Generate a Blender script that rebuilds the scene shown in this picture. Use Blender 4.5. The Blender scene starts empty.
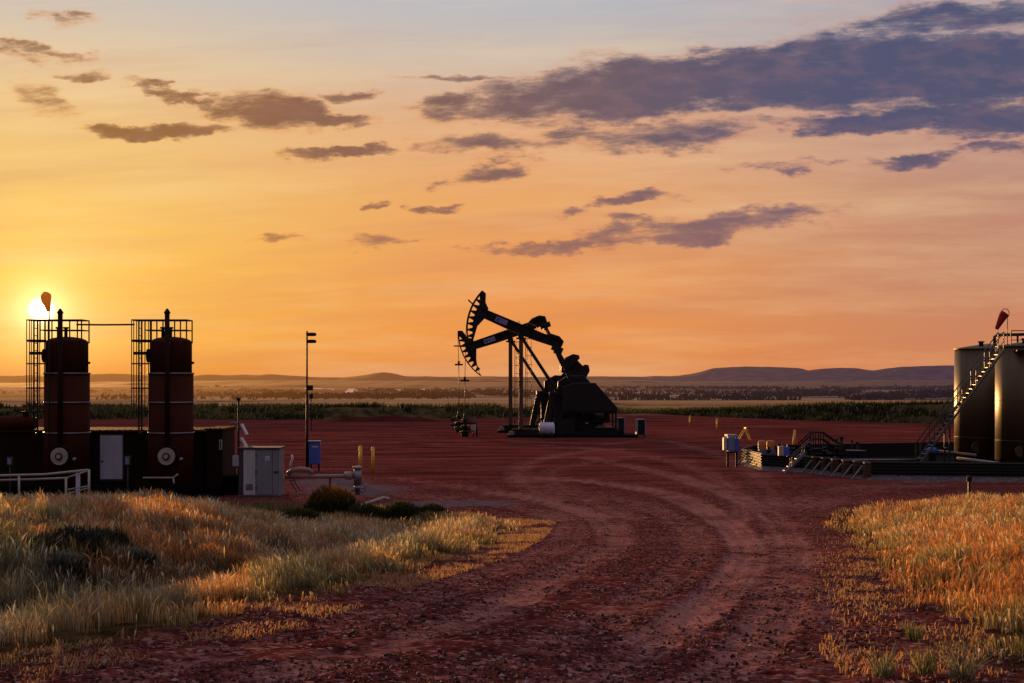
import bpy, math, random
import numpy as np
from mathutils import Vector, Matrix
random.seed(7); rng = np.random.default_rng(11)
C = bpy.context.scene.collection
PI = math.pi
F = 1422.0; HZ = 378.0; CAMZ = 4.8
SUN_AZ = math.atan((42-512)/F); SUN_EL = math.atan((HZ-310)/F*math.cos(SUN_AZ))

# ------------------------------------------------------------------ numpy noise
def _hash(ix, iy, s):
    h = (ix.astype(np.int64)*374761393 + iy.astype(np.int64)*668265263 + s*974634777) & 0xffffffff
    h = ((h ^ (h >> 13))*1274126177) & 0xffffffff
    return ((h ^ (h >> 16)) & 0xffff)/65535.0
def vnoise(x, y, s=0):
    x = np.asarray(x, float); y = np.asarray(y, float)
    ix = np.floor(x); iy = np.floor(y); fx = x-ix; fy = y-iy
    fx = fx*fx*(3-2*fx); fy = fy*fy*(3-2*fy)
    a = _hash(ix, iy, s); b = _hash(ix+1, iy, s); c = _hash(ix, iy+1, s); d = _hash(ix+1, iy+1, s)
    return (a*(1-fx)+b*fx)*(1-fy)+(c*(1-fx)+d*fx)*fy
def fbm(x, y, s=0, o=4):
    t = 0; a = .5
    for k in range(o):
        t = t+a*vnoise(np.asarray(x)*2**k, np.asarray(y)*2**k, s+k*7); a *= .5
    return t/(1-.5**o)
def sstep(a, b, x):
    t = np.clip((np.asarray(x, float)-a)/(b-a), 0, 1); return t*t*(3-2*t)

# ------------------------------------------------------------------ terrain
def seg_dist(x, y, pts):
    best = np.full(np.shape(x), 1e9)
    for (a, b) in zip(pts[:-1], pts[1:]):
        ax, ay = a; bx, by = b; dx, dy = bx-ax, by-ay
        t = np.clip(((x-ax)*dx+(y-ay)*dy)/(dx*dx+dy*dy), 0, 1)
        best = np.minimum(best, np.hypot(x-ax-t*dx, y-ay-t*dy))
    return best
def side_left(x, y):     # metres left of the road's left verge
    xe = np.interp(y, [0, 12.2, 15.6, 23, 28.6, 36, 45, 52, 60], [-7.0, -4.5, -3.2, -1.9, -.9, -.1, .5, -4, -9])
    return xe-x
def side_right(x, y):    # metres right of the road's right verge
    xe = np.interp(y, [0, 11, 13.5, 16.5, 21, 28, 36, 44, 49, 53, 57], [4.1, 3.9, 4.1, 4.9, 5.5, 7.0, 8.4, 9.5, 10.6, 13.5, 17])
    return x-xe
def height0(x, y):
    x = np.asarray(x, float); y = np.asarray(y, float)
    s = 3.1-0.066*y
    z = np.where(s > .6, s, np.where(s > -.6, (s+.6)**2/2.4, 0))
    z = np.minimum(z, 3.6+0*z)
    # roadside mounds and ditch
    l = side_left(x, y); near = sstep(8, 14, y)
    fade = 1-sstep(38, 54, y)
    z = z + near*fade*(.75*sstep(4.2, 8.5, l)*sstep(.13, .25, -x/np.maximum(y, 1)+.13*(1-sstep(22,32,y))) - .38*np.exp(-((l-3.3)/1.0)**2))*(l > 0)
    r = side_right(x, y)
    z = z + near*(1-sstep(44, 56, y))*.42*sstep(.8, 5.0, r)*(r > 0)
    # valley beyond
    z = z - 26*sstep(185, 1650, y) + sstep(900, 2500, y)*(fbm(x/700., y/1500., 3)-.5)*9
    pad = (1-sstep(140, 190, y))
    z = z + pad*(fbm(x/9., y/9., 5)-.5)*.10*sstep(30, 60, y)
    return z
def cm(pts, n=14):
    out = []; P = [pts[0]]+list(pts)+[pts[-1]]
    for i in range(1, len(P)-2):
        p0, p1, p2, p3 = [np.array(p, float) for p in P[i-1:i+3]]
        for k in range(n):
            t = k/n
            out.append(tuple(.5*((2*p1)+(-p0+p2)*t+(2*p0-5*p1+4*p2-p3)*t*t+(-p0+3*p1-3*p2+p3)*t**3)))
    out.append(tuple(pts[-1])); return out
def G(px, py, zoff=0.0):             # where a sight line meets the ground
    sx = (px-512)/F; sy = (HZ-py)/F
    y = 8.0; prev = y
    while y < 4000:
        if CAMZ+sy*y < float(height0(sx*y, y))+zoff:
            a, b = prev, y
            for _ in range(30):
                m = (a+b)/2
                if CAMZ+sy*m < float(height0(sx*m, m))+zoff: b = m
                else: a = m
            return Vector((sx*b, b, CAMZ+sy*b))
        prev = y; y *= 1.01
    return Vector((sx*y, y, 0))
def W(px, py, d): return Vector(((px-512)/F*d, d, CAMZ+(HZ-py)/F*d))

# wheel tracks on the road, as lines on the ground
TR = [[(60,730),(300,668),(464,620),(562,572),(612,543),(600,518),(540,500),(470,488),(400,478)],
      [(250,760),(577,682),(682,620),(732,580),(747,550),(727,524),(677,497),(600,482),(521,476)],
      [(-60,730),(180,662),(380,612),(500,568),(560,545),(565,522),(520,508),(440,497)],
      [(430,790),(700,683),(770,625),(790,580),(790,540),(770,515),(720,490),(650,470),(590,458)],
      [(150,740),(400,690),(560,640),(650,590),(690,560),(690,530),(650,508),(590,492)],
      [(800,760),(820,640),(805,560),(800,525),(830,500),(900,487),(1010,480)],
      [(700,760),(760,640),(770,570),(775,530),(790,505),(850,488),(1010,473)],
      [(740,520),(735,495),(700,470),(640,455),(560,446),(440,444),(330,440)],
      [(780,520),(760,480),(720,455),(660,440),(600,445)],
      [(560,500),(520,480),(530,462),(600,450),(700,448)],
      [(640,520),(560,486),(560,468),(640,456),(690,462)]]
TRW = [cm([tuple(G(a, b)[:2]) for a, b in t], 8) for t in TR]
def tracks(x, y):
    v = np.zeros(np.shape(x)); dep = np.zeros(np.shape(x))
    for i, t in enumerate(TRW):
        xs = np.array([p[0] for p in t]); ys = np.array([p[1] for p in t])
        w = .19+.007*np.clip(y, 0, 60)
        d = seg_dist(x, y, t)
        g = np.exp(-(d/(w*1.25))**4)*(.86+.14*np.cos(d*2*PI/(.22+.006*np.clip(y,0,60))+.6*i))*(.35+1.2*fbm(x*.6+i*3, y*.4, 400+i))
        st = [.75, 1, .55, .8, .5, .45, .5, .6, .5, .6, .5][i]
        v = np.maximum(v, g*st); dep = np.maximum(dep, g*st)
        dep = dep-.35*np.exp(-((d-1.9*w)/(.6*w))**2)*st*(.4+1.1*fbm(x*.8, y*.6, 450+i))
    return v, dep

# ------------------------------------------------------------------ object helpers
def tag(o, label=None, cat=None, group=None, kind=None):
    if label: o['label'] = label
    if cat: o['category'] = cat
    if group: o['group'] = group
    if kind: o['kind'] = kind
    return o
def thing(name, label, cat, loc=(0,0,0), rz=0, group=None):
    o = bpy.data.objects.new(name, None); C.objects.link(o); o.empty_display_size = .3
    o.location = loc; o.rotation_euler = (0,0,rz)
    return tag(o, label, cat, group)
def dup(root, loc, rz=None, label=None):
    def cp(o, par):
        c = o.copy(); C.objects.link(c); c.parent = par
        for ch in [q for q in bpy.data.objects if q.parent is o]: cp(ch, c)
        return c
    r = cp(root, None); r.location = loc
    if rz is not None: r.rotation_euler = (0,0,rz)
    if label: r['label'] = label
    return r
class MB:
    def __init__(s): s.v = []; s.f = []; s.sm = []
    def add(s, vs, fs, smooth=False):
        n = len(s.v); s.v += [tuple(v) for v in vs]
        for f in fs: s.f.append(tuple(i+n for i in f)); s.sm.append(smooth)
        return s
    def box(s, c, d, rot=None):
        hx, hy, hz = d[0]/2, d[1]/2, d[2]/2
        vs = [Vector((x*hx, y*hy, z*hz)) for x in (-1,1) for y in (-1,1) for z in (-1,1)]
        if rot is not None: vs = [rot @ v for v in vs]
        vs = [v+Vector(c) for v in vs]
        return s.add(vs, [(0,1,3,2),(4,6,7,5),(0,4,5,1),(2,3,7,6),(0,2,6,4),(1,5,7,3)])
    def bb(s, x0, x1, y0, y1, z0, z1): return s.box(((x0+x1)/2,(y0+y1)/2,(z0+z1)/2),(abs(x1-x0),abs(y1-y0),abs(z1-z0)))
    def bar(s, a, b, w, h=None, up=(0,0,1)):
        a = Vector(a); b = Vector(b); h = h or w; t = (b-a).normalized(); u = Vector(up)
        if abs(t.dot(u)) > .98: u = Vector((0,1,0))
        sd = t.cross(u).normalized(); u = sd.cross(t).normalized(); vs = []
        for p in (a, b):
            for i, j in ((-1,-1),(1,-1),(1,1),(-1,1)): vs.append(p+sd*(i*w/2)+u*(j*h/2))
        return s.add(vs, [(3,2,1,0),(4,5,6,7),(0,1,5,4),(1,2,6,5),(2,3,7,6),(3,0,4,7)])
    def tube(s, pts, r, n=8, caps=True):
        pts = [Vector(p) for p in pts]; R = r if isinstance(r, (list, tuple)) else [r]*len(pts)
        vs = []; prev = None
        for i, p in enumerate(pts):
            t = (pts[min(i+1, len(pts)-1)]-pts[max(i-1, 0)]).normalized()
            if prev is None: u = Vector((0,0,1)) if abs(t.z) < .9 else Vector((1,0,0))
            else: u = prev
            u = (u-t*u.dot(t)).normalized(); prev = u; w = t.cross(u)
            for k in range(n):
                a = 2*PI*k/n; vs.append(p+(u*math.cos(a)+w*math.sin(a))*R[i])
        fs = []
        for i in range(len(pts)-1):
            for k in range(n): fs.append((i*n+k, i*n+(k+1)%n, (i+1)*n+(k+1)%n, (i+1)*n+k))
        s.add(vs, fs, True)
        if caps:
            m = len(s.v)-len(vs); s.f += [tuple(m+k for k in reversed(range(n))), tuple(m+(len(pts)-1)*n+k for k in range(n))]; s.sm += [False, False]
        return s
    def lathe(s, prof, c=(0,0,0), n=32, axis='z', smooth=True):
        c = Vector(c); vs = []
        for r, h in prof:
            for k in range(n):
                a = 2*PI*k/n; p = (r*math.cos(a), r*math.sin(a), h)
                if axis == 'y': p = (p[0], p[2], p[1])
                if axis == 'x': p = (p[2], p[0], p[1])
                vs.append(c+Vector(p))
        fs = []
        for i in range(len(prof)-1):
            for k in range(n): fs.append((i*n+k, i*n+(k+1)%n, (i+1)*n+(k+1)%n, (i+1)*n+k))
        s.add(vs, fs, smooth); m = len(s.v)-len(vs)
        s.f += [tuple(m+k for k in reversed(range(n))), tuple(m+(len(prof)-1)*n+k for k in range(n))]; s.sm += [False]*2
        return s
    def prism(s, poly, y0, y1):         # polygon in x,z extruded along y
        n = len(poly); vs = [(x, y0, z) for x, z in poly]+[(x, y1, z) for x, z in poly]
        fs = [tuple(range(n)), tuple(reversed(range(n, 2*n)))]+[(i, i+n, (i+1)%n+n, (i+1)%n) for i in range(n)]
        return s.add(vs, fs)
    def build(s, name, m, parent=None, bevel=0):
        me = bpy.data.meshes.new(name); me.from_pydata(s.v, [], s.f); me.update()
        import bmesh
        b = bmesh.new(); b.from_mesh(me); bmesh.ops.recalc_face_normals(b, faces=b.faces[:]); b.to_mesh(me); b.free()
        me.polygons.foreach_set('use_smooth', s.sm)
        me.materials.append(m)
        o = bpy.data.objects.new(name, me); C.objects.link(o)
        if parent: o.parent = parent
        if bevel:
            md = o.modifiers.new('bevel', 'BEVEL'); md.width = bevel; md.segments = 1; md.limit_method = 'ANGLE'
        return o
def ngrid(name, V, Fc, m, attrs=None, cols=None, smooth=True):
    me = bpy.data.meshes.new(name); n = len(V); k = Fc.shape[1]
    me.vertices.add(n); me.vertices.foreach_set('co', np.asarray(V, np.float32).ravel())
    me.loops.add(Fc.size); me.loops.foreach_set('vertex_index', Fc.astype(np.int32).ravel())
    me.polygons.add(len(Fc)); me.polygons.foreach_set('loop_start', np.arange(0, Fc.size, k, dtype=np.int32))
    me.polygons.foreach_set('loop_total', np.full(len(Fc), k, np.int32))
    me.polygons.foreach_set('use_smooth', np.full(len(Fc), smooth))
    me.update(calc_edges=True)
    for a, v in (attrs or {}).items():
        at = me.attributes.new(a, 'FLOAT', 'POINT'); at.data.foreach_set('value', np.asarray(v, np.float32))
    if cols is not None:
        at = me.attributes.new('Col', 'FLOAT_COLOR', 'POINT')
        at.data.foreach_set('color', np.concatenate([cols, np.ones((n, 1))], 1).astype(np.float32).ravel())
    me.materials.append(m) if m else None
    o = bpy.data.objects.new(name, me); C.objects.link(o); return o

# ------------------------------------------------------------------ node expression helper
class X:
    def __init__(s, nt, v): s.nt = nt; s.v = v
    def m(s, op, *o, clamp=False):
        n = s.nt.nodes.new('ShaderNodeMath'); n.operation = op; n.use_clamp = clamp
        for i, q in enumerate((s,)+o):
            q = q.v if isinstance(q, X) else q
            if isinstance(q, (int, float)): n.inputs[i].default_value = q
            else: s.nt.links.new(q, n.inputs[i])
        return X(s.nt, n.outputs[0])
    def __add__(s, o): return s.m('ADD', o)
    __radd__ = __add__
    def __sub__(s, o): return s.m('SUBTRACT', o)
    def __rsub__(s, o): return X(s.nt, float(o)).m('SUBTRACT', s)
    def __mul__(s, o): return s.m('MULTIPLY', o)
    __rmul__ = __mul__
    def __truediv__(s, o): return s.m('DIVIDE', o)
    def pw(s, o): return s.m('POWER', o)
    def mx(s, o): return s.m('MAXIMUM', o)
    def mn(s, o): return s.m('MINIMUM', o)
    def sat(s): return s.m('ADD', 0.0, clamp=True)
    def ss(s, a, b):
        n = s.nt.nodes.new('ShaderNodeMapRange'); n.interpolation_type = 'SMOOTHSTEP'
        s.nt.links.new(s.v, n.inputs[0]); n.inputs[1].default_value = a; n.inputs[2].default_value = b
        return X(s.nt, n.outputs[0])
def lin(c):
    return tuple((x/255/12.92 if x/255 <= .04045 else ((x/255+.055)/1.055)**2.4) for x in c)+(1,)
def mixc(nt, f, a, b, mode='MIX'):
    n = nt.nodes.new('ShaderNodeMix'); n.data_type = 'RGBA'; n.blend_type = mode
    for i, q in ((0, f), (6, a), (7, b)):
        q = q.v if isinstance(q, X) else q
        if isinstance(q, bpy.types.NodeSocket): nt.links.new(q, n.inputs[i])
        else: n.inputs[i].default_value = q
    return n.outputs[2]
def ramp(nt, f, stops):
    n = nt.nodes.new('ShaderNodeValToRGB'); nt.links.new(f.v if isinstance(f, X) else f, n.inputs[0]); e = n.color_ramp.elements
    while len(e) < len(stops): e.new(.5)
    for k, (p, c) in enumerate(stops): e[k].position = p; e[k].color = c
    return n.outputs[0]
def noise(nt, vec, scale, detail=4, rough=.55, col=False):
    n = nt.nodes.new('ShaderNodeTexNoise'); n.inputs['Scale'].default_value = scale; n.inputs['Detail'].default_value = detail
    n.inputs['Roughness'].default_value = rough; nt.links.new(vec, n.inputs['Vector'])
    return n.outputs['Color'] if col else X(nt, n.outputs[0])
def xyz(nt, x, y, z):
    n = nt.nodes.new('ShaderNodeCombineXYZ')
    for i, q in enumerate((x, y, z)):
        q = q.v if isinstance(q, X) else q
        if isinstance(q, (int, float)): n.inputs[i].default_value = q
        else: nt.links.new(q, n.inputs[i])
    return n.outputs[0]
def sep(nt, v):
    n = nt.nodes.new('ShaderNodeSeparateXYZ'); nt.links.new(v, n.inputs[0]); return [X(nt, o) for o in n.outputs]
def newmat(name):
    m = bpy.data.materials.new(name); m.use_nodes = True; nt = m.node_tree; nt.nodes.clear()
    out = nt.nodes.new('ShaderNodeOutputMaterial'); return m, nt, out
def bsdf(nt, out, col, rough=.7, metal=0, spec=.4, bump=None):
    b = nt.nodes.new('ShaderNodeBsdfPrincipled')
    for k, q in (('Base Color', col), ('Roughness', rough), ('Metallic', metal)):
        q = q.v if isinstance(q, X) else q
        if isinstance(q, bpy.types.NodeSocket): nt.links.new(q, b.inputs[k])
        else: b.inputs[k].default_value = q
    b.inputs['Specular IOR Level'].default_value = spec
    if bump:
        n = nt.nodes.new('ShaderNodeBump'); n.inputs['Strength'].default_value = bump[1]; n.inputs['Distance'].default_value = bump[2]
        nt.links.new(bump[0].v, n.inputs['Height']); nt.links.new(n.outputs[0], b.inputs['Normal'])
    if out: nt.links.new(b.outputs[0], out.inputs[0])
    return b
def paint(name, c, rough=.5, metal=0, rust=.25, rc=(.06,.022,.01,1), sc=2.0, spec=.4, streak=False):
    m, nt, out = newmat(name); tc = nt.nodes.new('ShaderNodeTexCoord').outputs['Object']
    x, y, z = sep(nt, tc)
    v = xyz(nt, x*1.0, y*1.0, z*(.18 if streak else 1.0))
    n1 = noise(nt, v, sc, 6, .65); n2 = noise(nt, tc, sc*9, 4, .6)
    col = mixc(nt, (n1*1.3-.3).sat(), (c[0]*.55, c[1]*.55, c[2]*.55, 1), (c[0]*1.2, c[1]*1.2, c[2]*1.2, 1))
    col = mixc(nt, ((n1*.6+n2*.4).ss(.62-.2*rust, .74-.1*rust))*rust*1.6, col, rc)
    bsdf(nt, out, col, (n2*.3+rough-.1).sat(), metal, spec, (n2, .25, .01))
    return m
M = dict(
 black=paint('black_steel', (.010,.009,.009), .55, 0, .3, rc=(.03,.012,.006,1), spec=.3),
 jack=paint('pumpjack_paint', (.009,.008,.009), .5, 0, .2, rc=(.02,.008,.005,1), spec=.35),
 rust=paint('rust_brown', (.072,.019,.009), .85, 0, .6, rc=(.035,.011,.006,1), streak=True, spec=.10),
 rust2=paint('rust_dark', (.022,.008,.006), .7, 0, .6, rc=(.02,.009,.006,1), streak=True, spec=.12),
 white=paint('weathered_white', (.62,.65,.78), .5, 0, .25, streak=True),
 cream=paint('cream_paint', (.46,.42,.36), .55, 0, .3),
 grey=paint('grey_panel', (.24,.25,.29), .5, 0, .2, streak=True),
 lgrey=paint('light_grey_panel', (.58,.58,.60), .5, 0, .2, streak=True),
 dgrey=paint('dark_grey_trim', (.05,.05,.055), .6, 0, .2),
 galv=paint('galvanised_steel', (.26,.26,.28), .42, .6, .3),
 tank=paint('tan_tank_paint', (.13,.085,.033), .40, .35, .35, rc=(.05,.03,.015,1), sc=.9, spec=.4, streak=True),
 yellow=paint('yellow_paint', (.90,.50,.03), .5, 0, .2),
 blue=paint('blue_paint', (.07,.14,.55), .45, 0, .15),
 bluegrey=paint('blue_grey_paint', (.20,.27,.42), .5, 0, .2),
 orange=paint('orange_paint', (.55,.16,.03), .5, 0, .2),
 liner=paint('black_liner', (.008,.008,.010), .9, 0, .1, rc=(.012,.012,.014,1), spec=.03),
 tanpipe=paint('primer_pipe', (.36,.27,.24), .5, 0, .35),
 leg=paint('sun_tinted_steel', (.085,.04,.022), .5, 0, .4, spec=.4),  # orange sunlight tinted into the steel of pumpjack posts and ladders
 stairgrey=paint('stair_grey', (.085,.08,.075), .5, 0, .3),
 red=paint('red_fabric', (.42,.02,.015), .85, 0, .1, rc=(.2,.01,.01,1)),
 sockb=paint('pale_orange_fabric', (.50,.22,.05), .85, 0, .1, rc=(.3,.1,.03,1)),
)

# ------------------------------------------------------------------ world
def make_world():
    w = bpy.data.worlds.new('World'); bpy.context.scene.world = w; w.use_nodes = True
    nt = w.node_tree; nt.nodes.clear(); out = nt.nodes.new('ShaderNodeOutputWorld')
    tc = nt.nodes.new('ShaderNodeTexCoord').outputs['Generated']
    nn = nt.nodes.new('ShaderNodeVectorMath'); nn.operation = 'NORMALIZE'; nt.links.new(tc, nn.inputs[0])
    dx, dy, dz = sep(nt, nn.outputs[0])
    yy = dy.mx(.12)
    u = dx/yy/1.0*F/1000+.512           # thousands of units across the western sky
    v = HZ/1000-dz/yy*F/1000
    el = dz.m('ARCSINE')*(180/PI)
    az = dx.m('ARCTAN2', dy)*(180/PI)
    # gradient: three colour ramps by elevation, blended across azimuth
    t = (el+1.0)/40.0
    def P(y): return (math.degrees(math.atan((HZ-y)/F))+1)/40
    def rp(cs, hi):
        st = [(P(y), lin(c)) for y, c in cs][::-1]
        st = sorted(st, key=lambda q: q[0])
        return ramp(nt, t.sat(), st+[(P(-140), hi[0]), (1.0, hi[1])])
    L = rp([(376,(238,150,62)),(345,(250,184,82)),(280,(252,194,84)),(200,(246,198,108)),(120,(240,198,134)),(60,(226,200,166)),(5,(206,196,186))], [lin((176,178,188)), lin((105,112,135))])
    Cc = rp([(376,(228,140,72)),(345,(240,150,72)),(280,(240,158,88)),(200,(236,168,104)),(120,(226,174,134)),(60,(208,188,172)),(5,(190,188,192))], [lin((160,166,184)), lin((100,106,130))])
    R = rp([(376,(212,130,88)),(345,(208,134,94)),(280,(196,134,106)),(200,(194,142,120)),(120,(190,154,142)),(60,(176,162,164)),(5,(164,166,182))], [lin((138,142,162)), lin((85,90,115))])
    g = mixc(nt, az.ss(-20, 1), L, Cc); g = mixc(nt, az.ss(-1, 20), g, R)
    # away from the afterglow the unseen sky is dim blue, brightened overhead for fill
    back = ramp(nt, (el/60).sat(), [(0, lin((44,40,58))), (.25, lin((66,66,92))), (1, lin((182,176,200)))])
    cosn = dy.ss(.30, .90)
    g = mixc(nt, cosn, back, g)
    # soft streaks
    st = noise(nt, xyz(nt, u*1.8, v*15, 0), 1.0, 6, .65)
    g = mixc(nt, ((st-.47)*1.3).sat(), g, lin((255,222,170)))
    st2 = noise(nt, xyz(nt, u*1.3+9, v*19+u*1.5, 2), 1.0, 6, .65)
    g = mixc(nt, ((st2-.47)*1.35).sat(), g, lin((190,125,105)))
    # clouds
    wv = xyz(nt, u*9, v*20, .5)
    wn = nt.nodes.new('ShaderNodeSeparateXYZ'); nt.links.new(noise(nt, wv, 1.6, 5, .6, True), wn.inputs[0])
    uw = u*1000+(X(nt, wn.outputs[0])-.5)*150; vw = v*1000+(X(nt, wn.outputs[1])-.5)*46
    CL = [(720,80,240,32,6,1.35),(930,72,200,38,3,1.45),(970,20,130,18,4,.8),(815,55,90,22,4,.8),(520,106,90,13,2,.9),(455,79,75,5,0,.6),
          (880,120,130,12,2,1.1),(1010,118,90,22,4,1.1),(1010,150,60,8,3,.8),(906,160,52,6,2,.8),(645,135,120,15,3,.62),(500,146,66,11,0,.7),
          (480,172,44,10,6,.85),(640,198,44,8,8,.9),(700,228,128,14,7,1.0),(570,246,78,7,4,.75),(450,210,24,4,0,.6),(386,206,18,4,12,.6),(566,213,22,4,0,.5),
          (268,113,54,19,-4,1.0),(160,131,70,7,2,.9),(318,122,60,6,-2,.8),(352,151,52,7,7,.9),(196,98,66,6,-14,.65),(342,95,28,6,0,.7),(12,52,40,9,-8,.8),(52,50,44,7,-12,.7),(75,72,22,5,0,.5),
          (60,20,22,6,-8,.35),(290,236,22,4,0,.3),(392,244,26,4,4,.35),(45,100,30,12,-30,.22),(800,165,60,4,2,.4)]
    mx = None
    for (cx, cy, rx, ry, a, s) in CL:
        a = math.radians(a); ca, sa = math.cos(a), math.sin(a)
        rx *= 1.14; ry *= 1.12
        ex = ((uw-cx)*(ca/rx)+(vw-cy)*(-sa/rx)); ey = ((uw-cx)*(sa/ry)+(vw-cy)*(ca/ry))
        q = (1.0-(ex*ex+ey*ey))*s
        mx = q if mx is None else mx.mx(q)
    fn = noise(nt, xyz(nt, u*11, v*50+u*3, 3), 1.0, 10, .68)
    dens = (mx.mx(-1.0)+(fn-.5)*2.9).ss(-.34, .86)*.96
    dens = dens*dy.ss(.1, .5)
    ccl = mixc(nt, az.ss(-16, 6), lin((146,98,60)), lin((108,88,98))); ccl = mixc(nt, (az.ss(0, 14)), ccl, lin((76,80,112)))
    cn = noise(nt, xyz(nt, u*22, v*60, 7), 1.0, 6, .6)
    ccl = mixc(nt, (cn-.46).sat()*.9, ccl, lin((176,128,124)))
    # lower clouds catch the warm light
    ccl = mixc(nt, v.ss(.10, .30)*.35, ccl, lin((206,132,92)))
    edgec = mixc(nt, az.ss(-14, 16), lin((236,150,70)), lin((206,136,116))); ccl = mixc(nt, dens.ss(.05, .75), edgec, ccl)
    g = mixc(nt, dens, g, ccl)
    # sun disc with its halo
    sd = Vector((math.sin(SUN_AZ)*math.cos(SUN_EL), math.cos(SUN_AZ)*math.cos(SUN_EL), math.sin(SUN_EL)))
    dt = (dx*sd.x+dy*sd.y+dz*sd.z).mn(1.0); an = dt.m('ARCCOSINE')*(180/PI)
    def addc(base, f, c):
        k = mixc(nt, 1.0, xyz(nt, f*c[0], f*c[1], f*c[2]), base, 'ADD'); return k
    halo = (an*(-1/2.0)).m('EXPONENT'); g = addc(g, halo, (.42,.30,.10))
    halo = (an*(-1/.55)).m('EXPONENT'); g = addc(g, halo, (1.8,1.25,.65))
    g = addc(g, 1.0-an.ss(.05, .60), (5,4,2.8))
    # below the horizon: dark earth tone
    g = mixc(nt, (el*-1).ss(.0, 1.5), g, lin((92,58,46)))
    bg = nt.nodes.new('ShaderNodeBackground'); nt.links.new(g, bg.inputs[0]); bg.inputs[1].default_value = 1.0
    sky = nt.nodes.new('ShaderNodeTexSky'); sky.sky_type = 'NISHITA'; sky.sun_disc = False
    sky.sun_elevation = SUN_EL; sky.sun_rotation = SUN_AZ; sky.dust_density = 2.0
    b2 = nt.nodes.new('ShaderNodeBackground'); nt.links.new(sky.outputs[0], b2.inputs[0]); b2.inputs[1].default_value = .05
    ad = nt.nodes.new('ShaderNodeMixShader'); ad.inputs[0].default_value = .02
    nt.links.new(bg.outputs[0], ad.inputs[1]); nt.links.new(b2.outputs[0], ad.inputs[2]); nt.links.new(ad.outputs[0], out.inputs[0])
    w.cycles.sampling_method = 'MANUAL'; w.cycles.sample_map_resolution = 1024
    s = bpy.data.lights.new('sun', 'SUN'); s.energy = 5.0; s.angle = math.radians(.5); s.color = (1, .50, .17)
    so = bpy.data.objects.new('sun', s); C.objects.link(so); so.rotation_euler = (-sd).to_track_quat('-Z', 'Y').to_euler()
make_world()

# ------------------------------------------------------------------ haze painted into distant materials as a glow, by place in the world
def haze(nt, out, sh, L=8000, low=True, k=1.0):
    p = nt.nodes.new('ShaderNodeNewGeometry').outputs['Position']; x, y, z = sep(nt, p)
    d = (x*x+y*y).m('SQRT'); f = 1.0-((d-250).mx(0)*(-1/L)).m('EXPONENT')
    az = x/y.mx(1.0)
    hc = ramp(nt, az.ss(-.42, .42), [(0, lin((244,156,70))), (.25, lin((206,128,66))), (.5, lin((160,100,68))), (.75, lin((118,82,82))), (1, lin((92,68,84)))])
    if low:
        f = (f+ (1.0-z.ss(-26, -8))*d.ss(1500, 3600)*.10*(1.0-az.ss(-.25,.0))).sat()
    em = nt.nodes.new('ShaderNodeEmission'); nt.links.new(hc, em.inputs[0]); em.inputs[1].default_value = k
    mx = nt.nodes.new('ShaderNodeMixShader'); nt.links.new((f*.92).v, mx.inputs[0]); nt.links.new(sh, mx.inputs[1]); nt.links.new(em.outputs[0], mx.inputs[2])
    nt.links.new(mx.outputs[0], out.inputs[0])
def hazemat(name, c, L=5200, sc=.01):
    m, nt, out = newmat(name); p = nt.nodes.new('ShaderNodeNewGeometry').outputs['Position']
    n = noise(nt, p, sc, 5)
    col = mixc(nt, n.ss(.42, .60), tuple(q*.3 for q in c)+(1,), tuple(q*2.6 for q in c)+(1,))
    b = bsdf(nt, None, col, .9, 0, .1); haze(nt, out, b.outputs[0], L); return m

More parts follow.
